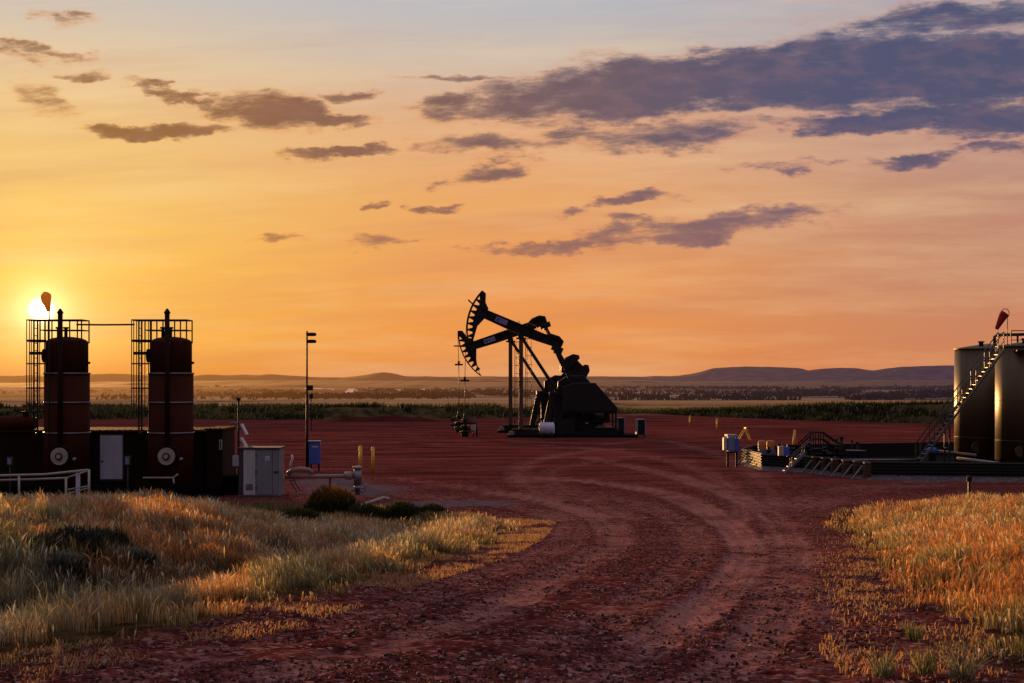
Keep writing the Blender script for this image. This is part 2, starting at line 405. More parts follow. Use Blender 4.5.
def ground_mat():
    m, nt, out = newmat('red_scoria_ground'); p = nt.nodes.new('ShaderNodeNewGeometry').outputs['Position']
    x, y, z = sep(nt, p)
    at = nt.nodes.new('ShaderNodeAttribute'); at.attribute_name = 'track'; tr = X(nt, at.outputs['Fac'])
    at = nt.nodes.new('ShaderNodeAttribute'); at.attribute_name = 'veg'; vg = X(nt, at.outputs['Fac'])
    fine = noise(nt, p, 17, 6, .75); mid = noise(nt, p, 2.2, 6, .65); big = noise(nt, p, .16, 5, .6)
    vor = nt.nodes.new('ShaderNodeTexVoronoi'); vor.inputs['Scale'].default_value = 16; nt.links.new(p, vor.inputs['Vector'])
    vd = X(nt, vor.outputs['Distance'])
    col = mixc(nt, (mid*.6+fine*.4).ss(.30, .72), (.020,.005,.005,1), (.225,.054,.042,1))
    col = mixc(nt, big.ss(.35, .75)*.6, col, (.115,.030,.026,1))
    vc = sep(nt, vor.outputs['Color'])
    col = mixc(nt, vc[0].ss(.80, .92)*.55, col, (.42,.24,.22,1)); col = mixc(nt, vc[1].ss(.80, .90)*.6, col, (.018,.006,.006,1))
    dust = (tr*.85+ (big-.5)*1.3+(fine-.5)*2.2+(mid-.5)*1.6).ss(.0, 1.0)
    col = mixc(nt, dust*.62, col, (.42,.20,.17,1))
    # pad further out: smoother brick red with streaks across
    stn = noise(nt, xyz(nt, x*.10, y*.5, 0), 1.0, 6, .65)
    pad = y.ss(46, 80)
    pc = mixc(nt, stn.ss(.32, .68), (.045,.009,.008,1), (.235,.054,.042,1))
    pc = mixc(nt, (dust*.55).sat(), pc, (.40,.18,.15,1)); pc = mixc(nt, (fine.ss(.5,.7)*.4), pc, (.05,.012,.01,1))
    col = mixc(nt, pad*.85, col, pc)
    # under the vegetation: darker brown soil and litter
    sc = mixc(nt, mid.ss(.35, .7), (.02,.014,.006,1), (.085,.05,.022,1))
    col = mixc(nt, vg, col, sc)
    # valley fields
    fn = noise(nt, xyz(nt, x*.0011, y*.0032, 0), 1.0, 6, .6); fn2 = noise(nt, xyz(nt, x*.006, y*.014, 5), 1.0, 5, .6)
    fc = mixc(nt, fn.ss(.45, .55), (.045,.042,.022,1), (.46,.30,.17,1))
    fc = mixc(nt, fn2.ss(.55, .66)*.7, fc, (.02,.02,.010,1))
    tan = mixc(nt, fn2.ss(.35,.65), (.30,.17,.075,1), (.46,.29,.14,1)); fc = mixc(nt, y.ss(700, 1250), tan, fc)
    fc = mixc(nt, noise(nt, xyz(nt, x*.02, y*.006, 8), 1.0, 5, .7).ss(.56,.66)*.8, fc, (.02,.022,.012,1))
    col = mixc(nt, y.ss(178, 200), col, fc)
    h = fine*.5+mid*.9-vd*.6
    at = nt.nodes.new('ShaderNodeAttribute'); at.attribute_name = 'grey'; gy = X(nt, at.outputs['Fac'])
    col = mixc(nt, ((gy+(mid-.5)*1.2).ss(.35, .8)*gy.ss(0,.3))*.8, col, mixc(nt, fine.ss(.3,.7), (.06,.045,.05,1), (.22,.17,.19,1)))
    bp_ = nt.nodes.new('ShaderNodeBump'); bp_.inputs['Strength'].default_value = .8; bp_.inputs['Distance'].default_value = .05; nt.links.new(h.v, bp_.inputs['Height'])
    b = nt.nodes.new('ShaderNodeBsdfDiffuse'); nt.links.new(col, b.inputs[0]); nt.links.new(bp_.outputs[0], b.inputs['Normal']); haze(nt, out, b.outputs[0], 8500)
    return m
ys = np.concatenate([np.arange(-40, 8, 4.0), 8*1.0062**np.arange(0, 290), 48*1.02**np.arange(0, 130), 630*1.08**np.arange(1, 55)])
uc = np.concatenate([-np.geomspace(1, .10, 45), np.linspace(-.10, .10, 420)[1:-1], np.geomspace(.10, 1, 45)])
wid = 95+1.3*np.clip(ys, 0, 1e9)
XX = uc[None, :]*wid[:, None]; YY = np.repeat(ys[:, None], len(uc), 1)
ZZ = height0(XX, YY); tv, td = tracks(XX, YY); nearm = YY < 140
tv = np.where(nearm, tv, 0); td = np.where(nearm, td, 0)
sl = side_left(XX, YY); sr = side_right(XX, YY)
edge = (fbm(XX*1.3, YY*1.3, 21)-.5)*1.6
veg = np.maximum(sstep(-.2, .9, sl+edge)*(YY < 58)*(YY > -30), sstep(-.2, .9, sr+edge)*(YY < 55))
veg = veg*(1-sstep(46, 54, YY))
ruf = (1-sstep(40, 90, YY))
gry = np.zeros(XX.shape)
for px_, py_, rx_, ry_ in ((352,490,3.0,4.5),(330,482,2.4,3),(420,505,2.2,2.5),(470,503,2.6,2.0),(885,511,1.5,2.0),(905,508,1.4,1.5)):
    q_ = G(px_, py_); gry = np.maximum(gry, np.exp(-((XX-q_.x)/rx_)**2-((YY-q_.y)/ry_)**2))
ZZ = ZZ-.055*td*(1-veg)*(YY < 140)+ruf*(fbm(XX*1.6, YY*1.6, 9)-.5)*.05+ruf*(vnoise(XX*6, YY*6, 4)-.5)*.02
nr, nc = XX.shape; idx = np.arange(nr*nc).reshape(nr, nc)
Q = np.stack([idx[:-1, :-1], idx[:-1, 1:], idx[1:, 1:], idx[1:, :-1]], -1).reshape(-1, 4)
g = ngrid('ground', np.stack([XX.ravel(), YY.ravel(), ZZ.ravel()], 1), Q, ground_mat(), {'track': tv.ravel(), 'veg': veg.ravel(), 'grey': gry.ravel()})
tag(g, 'red scoria gravel pad and road running out to the valley', 'ground', kind='structure')

# ------------------------------------------------------------------ hills
def ridge(name, d, prof, label, c, seed, L=5200, base=-30, depth=900, amp=1.0):
    xs = np.linspace(prof[0][0], prof[-1][0], 420); X0 = (xs-512)/F*d
    top = CAMZ+(HZ-np.interp(xs, [p[0] for p in prof], [p[1] for p in prof]))/F*d
    top = top+(fbm(X0/ (d*.02), X0*0, seed, 5)-.5)*d*.0016*amp
    rows = []; ts = np.linspace(-1, 1, 25)
    for t in ts:
        s = 1-abs(t)**1.3
        y = d+t*depth+(fbm(X0/300, X0*0+t*3, seed+5)-.5)*depth*.3
        z = base+(top-base)*s+(fbm(X0/180, X0*0+t*5, seed+9)-.5)*(top-base).clip(2)*.25*(1-s)*2*s
        rows.append(np.stack([X0*(1+t*depth/d*.3), y, z], 1))
    V = np.concatenate(rows); n = len(xs); idx = np.arange(len(V)).reshape(-1, n)
    Q = np.stack([idx[:-1, :-1], idx[:-1, 1:], idx[1:, 1:], idx[1:, :-1]], -1).reshape(-1, 4)
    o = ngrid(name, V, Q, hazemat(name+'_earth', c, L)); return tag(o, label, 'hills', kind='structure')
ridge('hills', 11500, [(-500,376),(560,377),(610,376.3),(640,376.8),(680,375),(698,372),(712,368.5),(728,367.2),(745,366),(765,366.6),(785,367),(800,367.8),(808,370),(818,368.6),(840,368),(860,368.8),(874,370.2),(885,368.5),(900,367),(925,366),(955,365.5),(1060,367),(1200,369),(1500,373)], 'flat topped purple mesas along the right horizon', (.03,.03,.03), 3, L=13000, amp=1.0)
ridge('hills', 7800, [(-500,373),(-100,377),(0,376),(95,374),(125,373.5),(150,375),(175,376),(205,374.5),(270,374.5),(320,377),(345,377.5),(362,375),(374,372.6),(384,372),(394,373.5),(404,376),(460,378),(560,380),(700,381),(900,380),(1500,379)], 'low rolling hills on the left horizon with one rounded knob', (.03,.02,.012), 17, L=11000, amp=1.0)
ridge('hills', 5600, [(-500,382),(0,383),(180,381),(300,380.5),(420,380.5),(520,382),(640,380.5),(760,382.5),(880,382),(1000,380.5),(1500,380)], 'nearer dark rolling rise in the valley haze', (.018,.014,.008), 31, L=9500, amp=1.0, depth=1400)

# ------------------------------------------------------------------ vegetated earth berm behind the pad
bp = [(-700,176,402),(-200,172,403.5),(250,168,403.5),(460,172,404),(560,182,406),(640,196,409),(700,182,407.5),(790,166,404.5),(880,156,402),(960,149,400),(1060,142,398),(1500,138,398)]
bx = np.linspace(-700, 1500, 500); bd = np.interp(bx, [p[0] for p in bp], [p[1] for p in bp]); bt = np.interp(bx, [p[0] for p in bp], [p[2] for p in bp])
bX = (bx-512)/F*bd; bZ = CAMZ+(HZ-bt)/F*bd-.35
rows = []
for t, k in ((-4.2,-.1),(-3.2,.25),(-2.2,.62),(-1.2,.92),(0,1),(1.5,.9),(4,.4),(8,-.3)):
    rows.append(np.stack([bX, bd+t+(fbm(bX/6, bX*0+t, 3)-.5)*1.2, bZ*k+(fbm(bX/4, bX*0+t*2, 8)-.5)*.35*(k > 0)], 1))
V = np.concatenate(rows); idx = np.arange(len(V)).reshape(-1, 500)
Q = np.stack([idx[:-1, :-1], idx[:-1, 1:], idx[1:, 1:], idx[1:, :-1]], -1).reshape(-1, 4)
def soil():
    m, nt, out = newmat('berm_soil'); p = nt.nodes.new('ShaderNodeNewGeometry').outputs['Position']; n = noise(nt, p, .9, 6)
    bsdf(nt, out, mixc(nt, n.ss(.35, .65), (.03,.028,.012,1), (.10,.07,.03,1)), 1, 0, 0); return m
tag(ngrid('earth_berm', V, Q, soil()), 'long low earth berm closing off the back of the pad', 'berm', kind='structure')

mx_, my_ = np.meshgrid(np.linspace(-1, 1, 60), np.linspace(-1, 1, 24)); cxm, cym = (385-512)/F*158, 158.
hm = np.clip(1-mx_**2-my_**2, 0, 1)**.8*(.6+.5*(fbm(mx_*4+3, my_*4, 6)-.5))-.1
V = np.stack([(cxm+mx_*6.5).ravel(), (cym+my_*3).ravel(), hm.ravel()], 1); idx = np.arange(1440).reshape(24, 60)
tag(ngrid('dirt_mound', V, np.stack([idx[:-1, :-1], idx[:-1, 1:], idx[1:, 1:], idx[1:, :-1]], -1).reshape(-1, 4), paint('dark_red_dirt', (.09,.02,.016), 1, 0, .1, sc=.8, spec=0)), 'low dark red dirt mound at the foot of the berm', 'mound', kind='structure')

# ------------------------------------------------------------------ vegetation meshes
def vegmat(name, tl=.5, gain=1.0):
    m, nt, out = newmat(name)
    at = nt.nodes.new('ShaderNodeAttribute'); at.attribute_name = 'Col'; c = at.outputs['Color']
    d = nt.nodes.new('ShaderNodeBsdfDiffuse'); nt.links.new(c, d.inputs[0])
    t = nt.nodes.new('ShaderNodeBsdfTranslucent'); nt.links.new(mixc(nt, 1.0, c, (1.2*gain, 1.1*gain, .9*gain, 1), 'MULTIPLY'), t.inputs[0])
    mx = nt.nodes.new('ShaderNodeMixShader'); mx.inputs[0].default_value = tl
    nt.links.new(d.outputs[0], mx.inputs[1]); nt.links.new(t.outputs[0], mx.inputs[2]); nt.links.new(mx.outputs[0], out.inputs[0]); return m
GM = vegmat('grass_blades', .5); WM = vegmat('weed_leaves', .35)
def blades(name, x, y, z, h, w, col, lean, mat=GM, head=None, la0=None):
    n = len(x); a = rng.uniform(0, 2*PI, n)
    # blade faces roughly any way; lean direction shared plus jitter
    la = (vnoise(x*1.7, y*1.7, 301)*9+rng.normal(0, 1.1, n)) if n > 50000 else rng.normal(.3, 1.6, n); la = la if la0 is None else la0
    ll = np.abs(lean*(.25+2.2*rng.random(n)**2.5))*h
    cx, cy = np.cos(a)*w/2, np.sin(a)*w/2; lx, ly = np.cos(la)*ll, np.sin(la)*ll
    hd = np.zeros(n) if head is None else head
    wm = np.where(hd > 0, .55, .85); wt = np.where(hd > 0, hd, .35)
    lev = [(0, 1, 0), (.42, None, .20), (.80, None, .62), (1.0, 0, 1.0)]
    V = np.zeros((n, 7, 3)); ws = [np.ones(n), wm, wt]
    for k, (t, _, b) in enumerate(lev[:3]):
        for s, j in ((-1, 0), (1, 1)):
            V[:, 2*k+j, 0] = x+s*cx*ws[k]+lx*b; V[:, 2*k+j, 1] = y+s*cy*ws[k]+ly*b; V[:, 2*k+j, 2] = z-.03*(k == 0)+h*t*(1-.12*b)
    V[:, 6, 0] = x+lx; V[:, 6, 1] = y+ly; V[:, 6, 2] = z+h*.88
    Fq = np.array([[0,1,3],[0,3,2],[2,3,5],[2,5,4],[4,5,6]])
    Fc = (np.arange(n)[:, None, None]*7+Fq[None]).reshape(-1, 3)
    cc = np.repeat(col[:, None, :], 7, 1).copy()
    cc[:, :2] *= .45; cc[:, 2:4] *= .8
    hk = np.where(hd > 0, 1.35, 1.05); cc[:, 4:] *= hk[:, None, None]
    o = ngrid(name, V.reshape(-1, 3), Fc, mat, cols=np.clip(cc.reshape(-1, 3), 0, .8), smooth=False); return o
def scatter(x0, x1, y0, y1, dens):
    n = int((x1-x0)*(y1-y0)*dens); return rng.uniform(x0, x1, n), rng.uniform(y0, y1, n)
def mixv(a, b, t): return a[None]*(1-t[:, None])+b[None]*t[:, None]
gold = np.array([.55,.37,.17]); orng = np.array([.56,.26,.10]); olive = np.array([.20,.22,.09]); grn = np.array([.05,.075,.022]); sage = np.array([.30,.34,.30]); straw = np.array([.52,.42,.26]); dark = np.array([.03,.035,.025])
def zc(x, y): return height0(x, y)+(1-sstep(40, 90, y))*(fbm(x*1.6, y*1.6, 9)-.5)*.05

# left roadside
x, y = scatter(-24, 1.2, 9, 56, 760)
l = side_left(x, y)+(fbm(x*1.3, y*1.3, 21)-.5)*1.5
keep = (l > .15)&(x > -.40*y-4.5)&(rng.random(len(x)) < np.clip(19/y, .42, 1)*np.clip(.35+l*.5, 0, 1))&(fbm(x*2.0, y*2.0, 33) > .33+.12*fbm(x*.4, y*.4, 35))
keep &= (y < 51+3*fbm(x*.3, y*0, 2))&~((y > 44)&(fbm(x*.5, y*.5, 55) < .45))
keep &= (l > .9)|(fbm(x*3, y*2, 303) > .5)
x, y, l = x[keep], y[keep], l[keep]
n1 = fbm(x*.45, y*.3, 41); n2 = fbm(x*.9, y*.7, 61); n3 = rng.random(len(x)); n4 = fbm(x*1.6, y*1.2, 77)
col = mixv(gold, orng, sstep(.4, .65, n1)); col = col*(1-sstep(.44, .60, n2)[:, None]*.85)+olive[None]*sstep(.44, .60, n2)[:, None]*.85
mound = sstep(3.8, 6, l)*(y < 46)
og = sstep(.42, .52, fbm(x*.35+y*.12, y*.2, 91))*sstep(1.5, 4, l)*(y < 46); rs_ = np.array([.50,.20,.07]); col = col*(1-og[:, None]*.8)+rs_[None]*og[:, None]*.8
sg = (n3 < .7)*np.exp(-((l-3.0)/1.3)**2)*sstep(.44, .54, n4)*(y < 42); col = col*(1-sg[:, None])+sage[None]*sg[:, None]*.9
dk = np.exp(-((l-4.3)/1.1)**2)*sstep(.40, .56, fbm(x*.5, y*.35, 15))*(y < 36); col = col*(1-.80*dk[:, None])+dark[None]*.80*dk[:, None]
sw = (n3 < np.where(y > 36, .5, .16)); col[sw] = straw*1.15
s2 = (n3 > .80)&(l > 1.2)&(fbm(x*.3, y*.3, 222) > .42); col[s2] = sage
far = sstep(38, 46, y)*(1-sstep(.2, .5, l/6)); col = col*(1-.3*far[:, None])+gold[None]*.3*far[:, None]
back = sstep(43, 48, y)*(x > -14)*(l > 2.0); col = col*(1-.8*back[:, None])+grn[None]*.8*back[:, None]
col *= ((.5+.8*rng.random(len(x)))*(.6+.8*vnoise(x*2.3, y*2.3, 77)))[:, None]
h = .70*(.16+.36*rng.random(len(x))**1.4+.26*n2)*(.5+.9*vnoise(x*1.3, y*1.3, 404))*np.clip(.35+l*.45, .3, 1)*np.where(y > 45, .7, 1)
w = np.where(y < 22, .0045, .009)+.003*rng.random(len(x))
hd = np.where(rng.random(len(x)) < .22, rng.uniform(1.6, 3.2, len(x)), 0)
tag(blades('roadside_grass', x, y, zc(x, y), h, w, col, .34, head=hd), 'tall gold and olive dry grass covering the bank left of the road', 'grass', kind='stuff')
print('left', len(x))
# right roadside
x, y = scatter(3.6, 27, 8, 56, 760)
r = side_right(x, y)+(fbm(x*1.3, y*1.3, 21)-.5)*1.4
keep = (r > .2)&(x < .42*y+4.5)&(rng.random(len(x)) < np.clip(19/y, .42, 1)*np.clip(.3+r*.45, 0, 1))&(fbm(x*2.0, y*2.0, 36) > .33+.12*fbm(x*.4, y*.4, 38))
keep &= (y < 52+3*fbm(x*.3, y*0, 5))&~((y > 44)&(r < 5)&(fbm(x*.45, y*.45, 58) < .47))
keep &= (r > .9)|(fbm(x*3, y*2, 304) > .5)
x, y, r = x[keep], y[keep], r[keep]
n1 = fbm(x*.45, y*.3, 141); n2 = fbm(x*.8, y*.8, 161); n3 = rng.random(len(x))
col = mixv(gold*np.array([1,.86,.75]), orng*np.array([1.05,.92,.85]), sstep(.25, .5, n1)); t = sstep(.52, .62, n2)*.75; col = col*(1-t[:, None])+olive[None]*t[:, None]
t = (1-sstep(13.2, 16.5, y))*.95; col = col*(1-t[:, None])+mixv(olive*.7, sage*.9, sstep(.45, .6, n2))*t[:, None]
sw = (n3 < np.where(y > 30, .35, .15)); col[sw] = straw*1.1; s2 = n3 > .9; col[s2] = olive
col *= ((.5+.8*rng.random(len(x)))*(.6+.8*vnoise(x*2.3, y*2.3, 77)))[:, None]
h = .76*(.18+.38*rng.random(len(x))**1.4+.24*n2)*(.5+.9*vnoise(x*1.3, y*1.3, 405))*np.clip(.3+r*.4, .3, 1)*np.where(y < 15, .6, 1)
w = np.where(y < 22, .0045, .009)+.003*rng.random(len(x)); hd = np.where(rng.random(len(x)) < .25, rng.uniform(1.6, 3.2, len(x)), 0)
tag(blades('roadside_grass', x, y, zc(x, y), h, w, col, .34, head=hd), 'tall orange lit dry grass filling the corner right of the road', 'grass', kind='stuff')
print('right', len(x))
# low dry litter along both verges
X_, Y_, Cc_ = [], [], []
x, y = scatter(-9, 13, 10, 50, 420)
lf = fbm(x*1.1, y*.8, 71); l = side_left(x, y); r = side_right(x, y)
k1 = (l > -.9)&(l < .7)&(lf > .50); 
px_ = 512+x/y*F; py_ = HZ+(CAMZ-height0(x, y))/y*F
k2 = (rng.random(len(x)) < 1.1*np.exp(-((px_-868-(py_-590)*.1)/30)**2-((py_-590)/34)**2))&(fbm(x*2, y*1.4, 81) > .44)
k3 = (r > -1.2)&(r < .5)&(y < 18)&(lf > .52)&(rng.random(len(x)) < .6)
k = k1|k2|k3; x, y = x[k], y[k]
col = mixv(straw, orng, rng.random(len(x)))*(.7+.6*rng.random(len(x)))[:, None]*.9
tag(blades('dry_weeds', x, y, zc(x, y), .02+.06*rng.random(len(x))**1.5, .008+.008*rng.random(len(x)), col, .8), 'thin patches of short dead golden weeds on the road edge', 'weeds', kind='stuff')
# berm weeds
n = 62000; t = rng.uniform(0, 499, n); i0 = t.astype(int); s = rng.uniform(-4.2, 3.0, n)
bxx = np.interp(t, np.arange(500), bX); bdd = np.interp(t, np.arange(500), bd); bzz = np.interp(t, np.arange(500), bZ)
kz = np.interp(s, [-4.2,-3.2,-2.2,-1.2,0,1.5,4], [-.1,.25,.62,.92,1,.9,.4])
nn = fbm(bxx*.35, s*.8, 66); keep = (nn > .42)&((bxx > -85)&(bxx < 85)); keep &= ~((bxx > -22)&(bxx < -8)&(s < -1.2)&(fbm(bxx*.3, s*.2, 8) > .35))
bxx, bdd, bzz, s, kz, nn = [q[keep] for q in (bxx, bdd, bzz, s, kz, nn)]
ol = np.array([.19,.18,.065]); dk_ = np.array([.05,.055,.025]); sg_ = np.array([.26,.24,.13])
col = mixv(dk_, ol, sstep(.40, .62, fbm(bxx*.22, s*.9, 99))); col[rng.random(len(col)) < .12] = sg_
top = s > -.7; col[top] = col[top]*.6+np.array([.16,.11,.035])*.5
col *= (.5+.9*rng.random(len(col)))[:, None]
tag(blades('berm_weeds', bxx, bdd+s, bzz*kz-.05, .22+.70*rng.random(len(bxx))**1.5*(.3+1.2*fbm(bxx*.12, s*.3, 71)), .13+.10*rng.random(len(bxx)), col, .5, mat=WM), 'dark green weeds and brush covering the long berm', 'weeds', kind='stuff')

# loose stones on the road
n = 130000; y = 9.5*np.exp(rng.random(n)*1.75); x = rng.uniform(-1, 1, n)*(.42*y+3)
keep = (side_left(x, y) < .5)&(side_right(x, y) < .6); tvv, _ = tracks(x[keep], y[keep]); x = x[keep]; y = y[keep]
keep = rng.random(len(x)) > tvv*.75; x, y = x[keep], y[keep]; keep = fbm(x*.7, y*.5, 12) > .36+.1*rng.random(len(x)); x, y = x[keep], y[keep]; n = len(x)
sz = .006+.024*rng.random(n)**5+.005*rng.random(n)
oc = np.array([[1,0,0],[-1,0,0],[0,1,0],[0,-1,0],[0,0,.7],[0,0,-.7]]); of = np.array([[0,2,4],[2,1,4],[1,3,4],[3,0,4],[2,0,5],[1,2,5],[3,1,5],[0,3,5]])
a = rng.uniform(0, 2*PI, n); ca, sa = np.cos(a), np.sin(a)
V = oc[None]*(sz[:, None, None])*(.6+.8*rng.random((n, 6, 1)))
Vx = V[..., 0]*ca[:, None]-V[..., 1]*sa[:, None]; Vy = V[..., 0]*sa[:, None]+V[..., 1]*ca[:, None]
_, tdd = tracks(x, y)
zz = zc(x, y)-.055*tdd+(vnoise(x*6, y*6, 4)-.5)*.02
V = np.stack([Vx+x[:, None], Vy+y[:, None], V[..., 2]+zz[:, None]+sz[:, None]*.3], -1).reshape(-1, 3)
Fc = (np.arange(n)[:, None, None]*6+of[None]).reshape(-1, 3)
pal = np.array([[.08,.020,.018],[.15,.045,.040],[.04,.012,.012],[.34,.20,.19],[.015,.008,.008]]); pc = pal[rng.choice(5, n, p=[.36,.22,.22,.08,.12])]
def stonemat():
    m, nt, out = newmat('loose_stone'); at = nt.nodes.new('ShaderNodeAttribute'); at.attribute_name = 'Col'; bsdf(nt, out, at.outputs['Color'], .85, 0, .2); return m
tag(ngrid('gravel', V, Fc, stonemat(), cols=np.repeat(pc, 6, 0), smooth=False), 'loose dark and red stones strewn over the gravel road', 'gravel', kind='stuff')
print('stones', n)

# bushes: leaf clumps on thin stems
def bush(loc, R, H, n, cols, label, group=None, name='bush', cat='bush'):
    t = thing(name, label, cat, loc, 0, group)
    u = rng.normal(0, 1, (n, 3)); u /= np.linalg.norm(u, axis=1)[:, None]; u[:, 2] = np.abs(u[:, 2])
    rr = rng.random(n)**.4; lump = .75+.5*fbm(u[:, 0]*2+5, u[:, 1]*2+u[:, 2]*2, int(loc[0]*7)&63)
    p = u*(rr*lump)[:, None]*np.array([R, R, H])
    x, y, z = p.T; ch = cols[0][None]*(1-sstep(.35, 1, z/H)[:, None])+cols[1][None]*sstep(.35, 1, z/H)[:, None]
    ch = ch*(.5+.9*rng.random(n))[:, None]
    o = blades('foliage', x, y, z, (.08+.16*rng.random(n))*min(1, H*1.3), .022+.02*rng.random(n), ch, .8, mat=WM); o.parent = t
    mb = MB()
    for k in range(9):
        a = rng.uniform(0, 2*PI); mb.tube([(0,0,-.05),(math.cos(a)*R*.35, math.sin(a)*R*.35, H*.45),(math.cos(a)*R*.7, math.sin(a)*R*.7, H*.8)], [.014,.010,.004], 5)
    mb.build('stem', M['rust2'], t)
    return t
bl = G(331, 516); bush(bl, .95, .95, 3600, [np.array([.03,.045,.015]), np.array([.26,.13,.03])], 'large round green bush with an orange tinged top below the pipeline')
for i, (px, py, R, H, lab) in enumerate([(300,524,.7,.5,'low green bush just left of the large round bush'),(368,521,.8,.55,'low dark green bush under the pale lying pipe'),(402,517,.8,.5,'small dark green bush midway along the back of the grass'),(432,515,.6,.35,'small brownish bush at the right end of the row of bushes')]):
    b = G(px, py); bush(b, R, H, 1600, [np.array([.035,.05,.018]), np.array([.09,.09,.03])], lab, 'low bushes along the back of the left grass')
for px, py, R_, H, lab in ((42,560,.50,.42,'dark grey green scrub bush in the ditch at the far left'),(72,556,.60,.48,'largest dark scrub bush in the left ditch'),(104,552,.5,.40,'dark scrub bush right of the largest one in the left ditch'),(62,574,.42,.30,'low pale sage bush in front of the dark ditch scrub'),(132,566,.40,.30,'pale sage bush at the right end of the ditch scrub'),(182,556,.42,.30,'lone sage bush in the grass right of the ditch scrub')):
    b = G(px, py); pale = 'pale' in lab or 'lone' in lab
    bush(b, R_, H, 1300, [np.array([.05,.06,.045]), np.array([.20,.23,.19]) if pale else np.array([.07,.085,.065])], lab, 'scrub bushes in the left grass')
def tuft(px, py, R_, H, n, lab, c0, c1):
    b = G(px, py); t = thing('weed_tuft', lab, 'weed', b, 0, 'small weeds at the near right verge')
    a = rng.uniform(0, 2*PI, n); r = R_*.35*np.sqrt(rng.random(n)); cc = mixv(np.array(c0), np.array(c1), rng.random(n))*(.6+.7*rng.random(n))[:, None]
    o = blades('leaf', np.cos(a)*r, np.sin(a)*r, 0*a, H*(.35+.75*rng.random(n)), .005+.004*rng.random(n), cc, .5, la0=a+rng.normal(0, .4, n)); o.name = 'leaves'; o.parent = t
    m = MB()
    for k in range(5):
        q = rng.uniform(0, 2*PI); m.tube([(0,0,-.03),(math.cos(q)*R_*.3, math.sin(q)*R_*.3, H*.6),(math.cos(q)*R_*.6, math.sin(q)*R_*.6, H*1.05)], [.006,.004,.002], 5)
    m.build('stem', M['sawn'], t)
M['sawn'] = paint('dry_stem', (.30,.22,.12), .9, 0, .1)
for a_ in ((884,676,.22,.28,110,'small sage green tuft standing alone on the road edge',[.20,.24,.13],[.30,.31,.18]),(915,640,.2,.22,90,'tiny olive tuft beside the orange grass edge',[.13,.17,.06],[.26,.28,.12]),(962,679,.28,.34,140,'pale grey green tuft in the bottom right corner',[.24,.27,.18],[.33,.33,.22]),(925,674,.22,.26,100,'thin olive tuft midway along the bottom right verge',[.15,.19,.07],[.30,.30,.14])): tuft(*a_)

